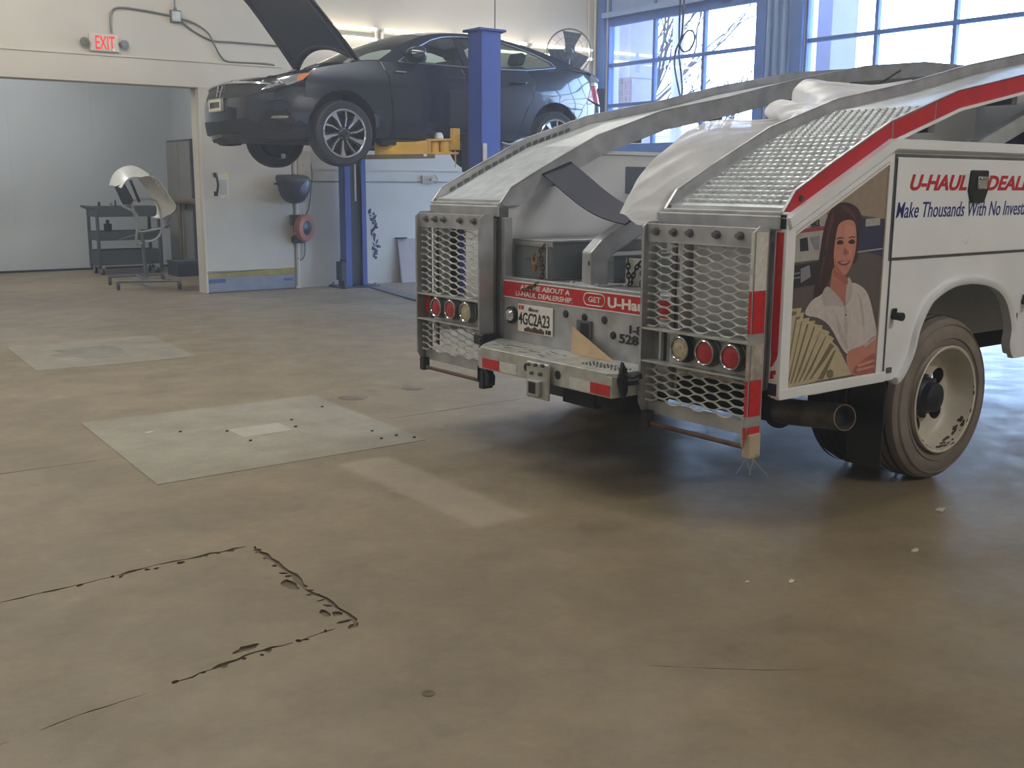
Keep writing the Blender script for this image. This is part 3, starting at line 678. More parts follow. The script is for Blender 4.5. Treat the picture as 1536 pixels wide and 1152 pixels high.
b = MB(); b.grid(deck, 8, 14); b.build('boot_lid', 'car', car, smooth=50, solid=.006)
# cowl, engine bay and hood
b = MB(); b.grid(lambda a, v: Vector((.10+.34*a-.12*(1-(v*2-1)**2)*(1-a)*.5-.20*(1-(v*2-1)**2)*a+.0, (v*2-1)*.80, .965+.02*a)), 4, 12); b.build('cowl', 'black', car, solid=.006)
b = MB(); b.box((-.78, -.66, .40), (.10, .66, .70)); b.box((-.5, -.45, .70), (-.05, .30, .80)); b.box((-.35, .32, .70), (-.02, .60, .84)); b.cyl((-.55, -.5, .68), (-.55, -.5, .82), .09); b.build('engine_bay', 'black', car, bevel=.02)
for sd in (-1, 1): b = MB(); b.tube(spline([(-.86, sd*.35, .755), (-.74, sd*.66, .765), (-.45, sd*.75, .84), (-.05, sd*.78, .92), (.25, sd*.78, .975)], 6), .018, n=6); b.build('hood_seal', 'black', car)
HX, HZZ, HANG = .27, 1.0, R(60)
def hoodp(a, v, dz=0):
    w = v*2-1; yw = .76-.10*a-.02*a*a; rx = .30-.22*(1-w*w); fx = -.80-.10*(1-w*w); x = rx+(fx-rx)*a
    z = lerp_table([(-.9, .745), (-.6, .835), (-.38, .885), (0, .955), (.3, 1.0)], x)+.04*(1-w*w)+dz-.03*max(0, (a-.85)/.15)**2
    dx, dzz = x-HX, z-HZZ; c, s = math.cos(HANG), math.sin(HANG)
    return Vector((HX+dx*c+dzz*s, w*yw, HZZ-dx*s+dzz*c))
b = MB(); b.grid(lambda a, v: hoodp(a, v), 14, 16); hd = b.build('hood', 'car', car, smooth=50, solid=.012)
b = MB(); b.grid(lambda a, v: hoodp(.03+a*.93, .04+.92*v, -.022), 12, 12); b.build('hood_liner', 'hood_in', hd, smooth=50, solid=.004)
b = MB()
b.tube([hoodp(.04+.9*i/12, .05, -.032) for i in range(13)], .022, n=8); b.tube([hoodp(.04+.9*i/12, .95, -.032) for i in range(13)], .022, n=8)
b.tube([hoodp(.94, .05+.9*i/12, -.032) for i in range(13)], .02, n=8); b.tube([hoodp(.05, .05+.9*i/12, -.03) for i in range(13)], .02, n=8)
b.build('hood_stiffener', 'hood_in', hd)
for sd in (-1, 1):
    b = MB(); b.bar((.12, sd*.68, .97), hoodp(.04, .5+sd*.45, -.02), .02, .03); b.box((.16, sd*.68-.03, .955), (.30, sd*.68+.03, .985)); b.build('hood_hinge', 'steel', hd)
# underbody, wheel wells, interior
b = MB(); b.box((-.80, -.60, .19), (3.5, .60, .50)); b.box((.46, -.82, .17), (2.24, .82, .45)); b.box((.5, -.78, .45), (2.9, .78, .62)); b.box((3.1, -.7, .25), (3.6, .7, .9)); b.build('underbody', 'dark', car, smooth=0)
for x in (0, 2.7):
    for sd in (-1, 1):
        b = MB(); pr = arc(x, HZ, RA+.01, -20, 200, 20); b.prism(pr+[(x-.36, .26), (x-.2, .60), (x+.2, .60), (x+.36, .26)][:0], (0, sd*.60, 0), (1, 0, 0), (0, 0, 1), (0, sd*.015, 0))
        vs_ = [Vector((p[0], sd*.60, p[1])) for p in pr]+[Vector((p[0], sd*.885, p[1])) for p in pr]; n_ = len(pr); b.add(vs_, [(i, i+1, n_+i+1, n_+i) for i in range(n_-1)])
        b.build('wheel_well', 'dark', car)
b = MB(); b.box((.42, -.72, .62), (.80, .72, .94)); b.build('dashboard', 'car_in', car, bevel=.05)
for (x, y) in ((1.35, -.37), (1.35, .37), (2.25, -.35), (2.25, .35)):
    s = MB(); s.box((x-.45, y-.24, .45), (x+.08, y+.24, .62)); st = s.build('seat', 'car_in', car, bevel=.05)
    s = MB(); s.bar((x+.02, y, .6), (x+.24, y, 1.10), .46, .13, (1, 0, .4)); s.build('seat_back', 'car_in', st, bevel=.04)
    s = MB(); s.bar((x+.26, y, 1.13), (x+.31, y, 1.26), .25, .09, (1, 0, .4)); s.build('headrest', 'car_in', st, bevel=.03)
b = MB(); b.tube([(0.92+.06*math.sin(t), -.37+.18*math.cos(t), .93+.17*math.sin(t)) for t in [2*PI*i/20 for i in range(20)]], .014, closed=True, n=6); b.build('steering_wheel', 'car_in', car)
# door mirrors, handles
for sd in (-1, 1):
    b = MB(); prof = [(.0, 0), (.06, .02), (.085, .06), (.09, .12), (.06, .165), (0, .18)]
    b.lathe([(.001, -.02), (.055, .0), (.078, .05), (.082, .13), (.07, .19), (.03, .215), (.001, .22)], (.84, sd*.85, 1.07), (0, sd, .12), 18)
    for i, v in enumerate(b.v): v.x = .84+(v.x-.84)*(1.9 if v.x < .84 else .7)
    mo = b.build('door_mirror', 'car', car); c = MB(); c.bar((.80, sd*.80, 1.01), (.86, sd*.90, 1.05), .05, .03); c.build('mirror_stalk', 'black', mo)
for x in (1.34, 2.17):
    for sd in (-1, 1):
        b = MB(); y = Cu(ux(x))[1]-.01; b.tube([(x-.11, sd*(y), .875), (x-.09, sd*(y+.03), .880), (x+.07, sd*(y+.03), .886), (x+.10, sd*y, .888)], .013, n=8); b.build('door_handle', 'car', car)
b = MB(); b.box((.60, -.905, .90), (.72, -.893, .912)); b.build('fender_badge', 'chrome', car)
# wheels
def car_wheel(x, sd):
    f = MB(); y = sd*.905; ax = (0, sd, 0); HZ = .325-.06
    f.lathe([(.232, -.20), (.30, -.205), (.318, -.19), (.325, -.16), (.325, -.05), (.318, -.012), (.295, .002), (.262, -.006), (.238, -.014), (.232, -.03)], (x, y, HZ), ax, 48, closed=True)
    t = f.build('tyre', 'rubber_car', car, smooth=40)
    f = MB(); f.lathe([(.232, -.20), (.225, -.03), (.236, -.012), (.24, -.008), (.232, .0), (.222, -.006), (.215, -.03), (.20, -.17), (.06, -.17), (.001, -.17)], (x, y, HZ), ax, 48); rm = f.build('rim', mat_rim_dark, t)
    f = MB(); f.lathe([(.221, -.006), (.232, .002), (.242, -.004), (.236, -.010)], (x, y, HZ), ax, 48, closed=True); f.build('rim_lip', 'chrome', t)
    d = MB(); s = MB()
    for k in range(10):
        a = 2*PI*k/10; big = k % 2
        def P(r, t, h): return Vector((x+r*math.cos(a+t), y+sd*h, HZ+r*math.sin(a+t)))
        w0, w1 = (.30, .17) if big else (.22, .085)
        q = [P(.055, -w0, -.025), P(.055, w0, -.025), P(.222, .20+w1, -.012), P(.222, .20-w1, -.012)]; q2 = [p-Vector((0, sd*.03, 0)) for p in q]
        d.add(q+q2, [(0,1,2,3), (7,6,5,4), (0,4,5,1), (1,5,6,2), (2,6,7,3), (3,7,4,0)])
        e = [P(.07, .02, -.022), P(.07, w0*.8, -.022), P(.15, .12+w1*.75, -.014), P(.221, .20+w1*.95, -.009), P(.221, .20-w1*(.55 if big else -.1), -.009), P(.15, .09, -.014)]; e2 = [p-Vector((0, sd*.004, 0)) for p in e]
        s.add(e+e2, [(0,1,2,3,4,5), (11,10,9,8,7,6)]+[(i, (i+1) % 6, 6+(i+1) % 6, 6+i) for i in range(6)])
    d.build('spokes', mat_rim_dark, t, smooth=0); s.build('spoke_faces', 'chrome', t, smooth=0)
    f = MB(); f.lathe([(.001, -.012), (.03, -.012), (.036, -.018), (.062, -.026), (.066, -.05)], (x, y, HZ), ax, 20); f.build('hub_cap', mat_rim_dark, t)
    for k in range(5):
        a = 2*PI*k/5+.3; f = MB(); f.cyl((x+.052*math.cos(a), y-sd*.03, HZ+.052*math.sin(a)), (x+.052*math.cos(a), y-sd*.014, HZ+.052*math.sin(a)), .008, n=6); f.build('wheel_nut', 'chrome', t)
    if sd == 1 and x == 0: f = MB(); f.box((.02, y-sd*.212, HZ-.22), (.07, y-sd*.205, HZ-.17)); f.build('white_tag', 'label_white', t, smooth=0)
mat_rim_dark = mat('rim_dark', (46, 48, 54), .35, .4, var=.1)
for x in (0, 2.7):
    for sd in (-1, 1): car_wheel(x, sd)
for x in (0, 2.7): b = MB(); b.cyl((x, -.75, HZ-.06), (x, .75, HZ-.06), .05, n=10); b.build('axle', 'dark', car)

# ------------------------------------------------------------------ two-post lift
def lift_column(x, y, ztop, face, label, rot, wd):
    e = thing('lift_column', label, 'car lift', (x, y, 0), rot)
    w, d = wd
    f = MB(); f.box((-w-.12, -d-.14, 0), (w+.12, d+.14, .022)); bp = f.build('base_plate', 'lift_dark', e, smooth=0, bevel=.003)
    for i in (-1, 1):
        for j in (-1, 1): f = MB(); f.cyl((i*(w+.07), j*(d+.09), .02), (i*(w+.07), j*(d+.09), .06), .018, n=6); f.build('anchor_bolt', 'steel_d', bp)
    # C-section post: closed back, slot on the inner face
    f = MB(); t = .012; s = face
    f.box((-w, -s*d if s < 0 else -d, .022), (w, (-s*d if s < 0 else -d)+t*1, ztop)) if s > 0 else f.box((-w, d-t, .022), (w, d, ztop))
    f.box((-w, -d, .022), (-w+t, d, ztop)); f.box((w-t, -d, .022), (w, d, ztop))
    yi = s*d
    f.box((-w, min(yi, yi-s*t), .022), (-w+.09, max(yi, yi-s*t), ztop)); f.box((w-.07, min(yi, yi-s*t), .022), (w, max(yi, yi-s*t), ztop))
    f.build('post', 'lift_blue', e, smooth=0, bevel=.004)
    f = MB(); f.box((-w-.045, -d-.035, ztop), (w+.045, d+.035, ztop+.025)); f.box((w-.05, -.03, ztop+.005), (w+.10, .03, ztop+.02)); f.cyl((-.05, 0, ztop+.02), (-.05, 0, ztop+.05), .02); f.build('top_plate', 'lift_blue', e, smooth=0, bevel=.004)
    return e
near = lift_column(6.545, 9.52, 2.955, 1, 'near blue lift column in front of the raised car, with yellow arm', R(2), (.125, .115))
farc = lift_column(7.09, 13.52, 2.9, -1, 'far blue lift column against the back wall under the car', R(0), (.165, .085))
b = MB(); b.box((-.075, -.03, .06), (.095, .06, 2.0)); b.build('carriage_channel', 'black', farc, smooth=0)
b = MB(); b.box((-.02, -.105, 1.18), (.005, -.095, 1.95)); b.build('slot_strip', 'beige', farc, smooth=0)
b = MB(); b.box((-.26, -.12, .10), (-.17, .04, .36)); b.box((-.24, -.14, .022), (-.18, .02, .1)); b.cyl((-.21, -.05, .36), (-.21, -.05, .40), .03); b.build('control_box', 'lift_dark', farc, bevel=.01)
# near column: pale strip, carriage, swing arms with pads
b = MB(); b.box((-.11, -.13, .35), (-.06, -.115, 1.84)); b.build('pale_strip', mat('pale_strip', (176, 174, 160), .6, var=.08), near, bevel=.006)
b = MB(); b.box((-.11, -.09, 1.55), (.11, .26, 1.95)); b.build('carriage', 'lift_dark', near, bevel=.01)
def arm_box(a, c, w, h): f = MB(); f.bar(a, c, w, h); return f
A0 = Vector((-.16, .34, 1.80)); A1 = Vector((-.92, .80, 1.78))
ar = arm_box(A0.lerp(A1, .28), A0.lerp(A1, .93), .13, .135).build('swing_arm', 'yellow', near, bevel=.006); lab(ar, 'yellow swing arm reaching under the front sill')
dv = (A1-A0).normalized(); pv = Vector((dv.y, -dv.x, 0))
f = MB(); f.bar(A0.lerp(A1, .22)-Vector((0, 0, .08)), A1+dv*.12-Vector((0, 0, .08)), .15, .045); f.build('inner_beam', 'olive_dark', ar, smooth=0)
f = MB(); f.bar(A0.lerp(A1, -.06)+Vector((0, 0, .085)), A0.lerp(A1, .32)+Vector((0, 0, .085)), .15, .02); f.bar(A0.lerp(A1, -.06)-Vector((0, 0, .055)), A0.lerp(A1, .32)-Vector((0, 0, .055)), .15, .02); f.bar(A0.lerp(A1, .29)+pv*-.06-Vector((0, 0, .05)), A0.lerp(A1, .29)+pv*-.06+Vector((0, 0, .09)), .03, .03, (1, 0, 0)); f.bar(A0.lerp(A1, .28)+Vector((0, 0, .08))-pv*.05, A0.lerp(A1, .52)+Vector((0, 0, .05))-pv*.05, .018, .018); f.build('arm_yoke', 'yellow', ar, smooth=0, bevel=.003)
f = MB(); f.cyl(A0+dv*.08-Vector((0, 0, .05)), A0+dv*.08+Vector((0, 0, .085)), .06, n=16); f.cyl(A0.lerp(A1, .22)-Vector((0, 0, .05)), A0.lerp(A1, .22)+Vector((0, 0, .085)), .05, n=16); f.build('arm_bushing', 'yellow', ar)
f = MB(); f.box(tuple(A0+Vector((-.06, -.10, -.02))), tuple(A0+Vector((.02, -.03, .20)))); f.cyl(A0+Vector((-.02, -.07, -.20)), A0+Vector((-.02, -.07, 0)), .008, n=6); f.build('arm_lock', 'yellow', ar, bevel=.006)
f = MB(); f.lathe([(.001, .06), (.03, .06), (.045, .03), (.05, 0)], tuple(A0+dv*.15+Vector((0, 0, .1))), (0, 0, 1), 12); f.build('gear_cap', 'steel', ar)
f = MB(); f.cyl(A1+Vector((.0, 0, .05)), A1+Vector((0, 0, .03)), .06); f.build('lift_pad', 'black', ar)
f = MB(); f.box(tuple(A0.lerp(A1, .34)+Vector((-.06, -.075, -.085)))[:3], tuple(A0.lerp(A1, .34)+Vector((.02, -.07, -.06)))); f.build('white_sticker', 'label_white', ar, smooth=0)
B0 = Vector((.16, .34, 1.72)); B1 = Vector((.90, .80, 1.78))
b2 = arm_box(B0.lerp(B1, .2), B1, .13, .105).build('swing_arm', 'lift_dark', near, bevel=.006); lab(b2, 'dark swing arm reaching under the rear sill')
f = MB(); f.box((.22, -.02, 1.58), (.48, .22, 1.84)); f.build('arm_hub', 'steel_d', b2, bevel=.03)
f = MB(); f.tube(spline([(.21, -.02, 1.86), (.30, -.05, 1.84), (.40, -.05, 1.88), (.50, -.04, 1.90), (.56, -.03, 1.84), (.57, -.02, 1.70)], 6), .010, n=6); f.build('hose', 'steel', near)
f = MB(); f.tube([(.15, .02, 2.97), (.15, .02, 4.6), (.15, .02, CEIL_Z)], .006, n=6); f.build('lift_cable', 'wire', near)
b = MB(); b.prism([(6.52, 9.85), (6.74, 9.85), (7.38, 13.20), (7.16, 13.20)], (0, 0, 0), (1, 0, 0), (0, 1, 0), (0, 0, .02)); tag(b.build('floor_cover_plate', 'steel_d', smooth=0, bevel=.006), 'flat dark cover plate on the floor between the lift columns', 'cover plate')
# ------------------------------------------------------------------ car-carrier truck (local frame: +x forward, +y to its left, origin under the right rear corner)
TY = R(37.26-36.0)
TK = thing('tow_truck', 'white and red car carrier truck with two steel ramps and mesh tail gates', 'truck', (3.46915, 2.90395, 0), TY)
PROF = [(0.0, 1.335), (.07, 1.42), (.30, 1.535), (.69, 1.715), (1.2, 1.872), (1.77, 1.978), (2.4, 2.118), (3.2, 2.262), (3.9, 2.335), (4.5, 2.345)]
XEND = 4.5
def pz(x): return lerp_table(PROF, x)
ARCH0 = [(.80, .565), (.86, .575), (.91, .635), (.945, .70), (.975, .80), (1.055, .91), (1.16, .965), (1.26, .992), (1.38, 1.0), (1.52, .99), (1.66, .955), (1.76, .89), (1.82, .80), (1.85, .72), (1.845, .64), (1.89, .562)]
ARCH = [(p[0], p[1]) for p in spline([Vector(q) for q in ARCH0], 4)]
BODY = [(.0, .585), (.0, 1.305), (.69, 1.630), (XEND, 1.630), (XEND, .56)]
side_poly = [(0, .57), (0, 1.305), (.69, 1.63), (XEND, 1.63), (XEND, .56)]+ARCH[::-1]
def side_panel(y, th, name, m, parent=TK):
    b = MB(); v, f = cdt(side_poly, (), .3); b.add([Vector((p.x, y, p.y)) for p in v], f); o = b.build(name, m, parent, smooth=0, fix=True)
    md = o.modifiers.new('t', 'SOLIDIFY'); md.thickness = th; md.offset = 0
    return o
sp = side_panel(.02, .03, 'side_panel', 'white_truck')
side_panel(2.61, .03, 'side_panel', 'white_truck')
b = MB(); b.sweep([(x, -.004, z) for x, z in ARCH[2:-2]], [(-.016, -.008), (.05, -.008), (.05, .012), (-.004, .026), (-.016, .012)], (0, 1, 0)); b.build('fender_lip', 'white_truck', TK, smooth=50)
b = MB(); b.sweep([(0.005, .005, 1.285), (.693, .005, 1.612), (XEND, .005, 1.612)], [(-.03, -.03), (.04, -.03), (.045, .0), (.03, .026), (-.012, .026), (-.03, .012)], (0, 1, 0)); b.build('top_rim', 'white_truck', TK, smooth=50)
b = MB(); b.box((.0, -.012, .565), (.74, .02, .612)); b.build('lower_rail', 'white_truck', TK, smooth=0, bevel=.005)
b = MB(); b.box((.735, -.003, .575), (.7385, .006, 1.56)); b.build('seam', 'steel_d', TK, smooth=0)
# body shells: inner walls, rear closing panels, floor
b = MB(); b.prism([(.01, .58), (.01, 1.29), (.69, 1.62), (XEND, 1.62), (XEND, .58)], (0, .57, 0), (1, 0, 0), (0, 0, 1), (0, .02, 0)); b.build('inner_wall', 'grey_body', TK, smooth=0)
b = MB(); b.prism([(.01, .58), (.01, 1.29), (.69, 1.62), (XEND, 1.62), (XEND, .58)], (0, 1.965, 0), (1, 0, 0), (0, 0, 1), (0, .02, 0)); iw = b.build('inner_wall', 'grey_body', TK, smooth=0)
b = MB(); b.box((.95, 1.957, 1.385), (1.20, 1.964, 1.542)); b.build('wall_hatch', mat('hatch_paint', (98, 106, 124), .5, var=.05), iw, smooth=0, bevel=.004)
b = MB(); b.prism([(.01, 1.285), (.69, 1.61), (.69, 1.63), (.01, 1.305)], (0, 1.95, 0), (1, 0, 0), (0, 0, 1), (0, .64, 0)); b.box((.69, 1.95, 1.61), (XEND, 2.6, 1.63)); b.build('body_top', 'white_truck', TK, smooth=0)
b = MB(); b.prism([(.01, 1.285), (.69, 1.60), (.69, 1.62), (.01, 1.305)], (0, .035, 0), (1, 0, 0), (0, 0, 1), (0, .55, 0)); b.box((.69, .035, 1.60), (XEND, .585, 1.62)); b.build('body_top', 'white_truck', TK, smooth=0)
b = MB(); b.box((.0, .055, .60), (.02, .50, 1.29)); b.build('rear_closing_panel', 'steel', TK, smooth=0, bevel=.003)
b = MB(); b.box((.0, 2.06, .60), (.02, 2.26, 1.29)); b.build('rear_closing_panel', 'white_truck', TK, smooth=0, bevel=.003)
b = MB(); b.box((.05, 2.26, .66), (.10, 2.40, 1.20)); b.build('blue_support', 'lift_blue', TK, smooth=0, bevel=.004)
b = MB(); b.box((.12, 2.05, .60), (.14, 2.60, 1.28)); b.build('gate_shadow_panel', 'dark', TK, smooth=0)  # dark sheet put in for the shade behind the left gate
b = MB(); b.box((.07, .50, .60), (.10, .535, 1.22)); b.box((.071, .535, .80), (.095, .56, 1.2)); b.build('gate_stay', 'steel', TK, smooth=0, bevel=.003)
b = MB(); b.box((.06, .50, .86), (.069, .55, .98)); b.build('red_marker', 'red_tape', TK, smooth=0)
# chassis
b = MB()
for y in (.85, 1.75): b.box((.15, y-.04, .42), (XEND, y+.04, .62))
for x in (.3, 1.9, 3.2, 4.3): b.box((x, .85, .46), (x+.08, 1.75, .58))
b.cyl((1.318, .35, .405), (1.318, 2.28, .405), .07); b.lathe([(.001, -.2), (.12, -.12), (.16, 0), (.12, .12), (.001, .2)], (1.318, 1.31, .405), (0, 1, 0), 18)
b.build('chassis', 'dark', TK, smooth=35)
b = MB(); b.box((.90, .70, .22), (.94, 1.95, .56)); b.build('inner_apron', 'dark', TK, smooth=0)
b = MB(); b.box((.0, .59, .915), (XEND, 1.96, .935)); dk = b.build('deck', 'steel', TK, smooth=0); 
b = MB(); b.box((XEND-.04, .05, .56), (XEND, 2.6, 2.30)); b.build('headboard', 'grey_body', TK, smooth=0)
b = MB(); b.box((3.0, 1.0, .935), (3.7, 1.95, 1.35)); b.build('deck_locker', 'steel_d', TK, smooth=0, bevel=.01)
# compartment door with latch and lettering
b = MB(); b.prism([(.735, 1.125), (2.62, 1.125), (2.62, 1.565), (.735, 1.565)], (0, -.006, 0), (1, 0, 0), (0, 0, 1), (0, .018, 0)); cdoor = b.build('compartment_door', 'white_truck', TK, smooth=0, bevel=.004)
b = MB(); b.prism([(.722, 1.112), (2.633, 1.112), (2.633, 1.578), (.722, 1.578)], (0, .0025, 0), (1, 0, 0), (0, 0, 1), (0, .004, 0)); b.build('door_seal', 'steel_d', TK, smooth=0)
b = MB(); b.prism([(1.318, 1.515), (1.458, 1.515), (1.462, 1.42), (1.435, 1.362), (1.335, 1.362), (1.306, 1.42)], (0, -.024, 0), (1, 0, 0), (0, 0, 1), (0, .022, 0)); lt = b.build('latch', 'black', cdoor, smooth=0, bevel=.008)
b = MB(); b.box((1.352, -.036, 1.425), (1.43, -.022, 1.487)); b.box((1.352, -.05, 1.470), (1.43, -.03, 1.482)); b.build('latch_handle', 'chrome', lt, bevel=.01)
def side_text(s, m, x, z, w, h, shear, bold=.01): return text('lettering', s, m, cdoor, (x, -.0065, z), (1, 0, 0), (0, 0, 1), w, h, shear, bold)
lab(side_text('U-HAUL', 'red', .835, 1.420, .462, .072, .28, .035), 'slanted red lettering left of the latch')
lab(side_text('DEALERS', 'red', 1.468, 1.420, .560, .072, .28, .035), 'slanted red lettering right of the latch')
lab(side_text('Make Thousands With No Investment', 'ink_blue', .742, 1.300, 1.262, .070, .22, .004), 'blue slanted line of lettering')
b = MB(); b.lathe([(.001, .004), (.012, .004), (.022, .001), (.025, 0)], (1.33, -.006, 1.19), (0, -1, 0), 14); b.build('dent_mark', 'white_truck', cdoor)
for x, z in ((.785, .862), (1.93, .858)):
    b = MB(); b.cyl((x, .005, z), (x, -.05, z), .016, .02, 10); b.box((x-.012, -.012, z-.01), (x+.012, .0, z+.035)); b.build('rub_stop', 'black', TK, bevel=.003)
b = MB(); b.box((.735+.03, -.001, .60), (.80, .0045, .625)); b.box((1.88, -.001, .70), (1.884, .0045, .80)); b.build('paint_scratch', 'steel_d', TK, smooth=0)
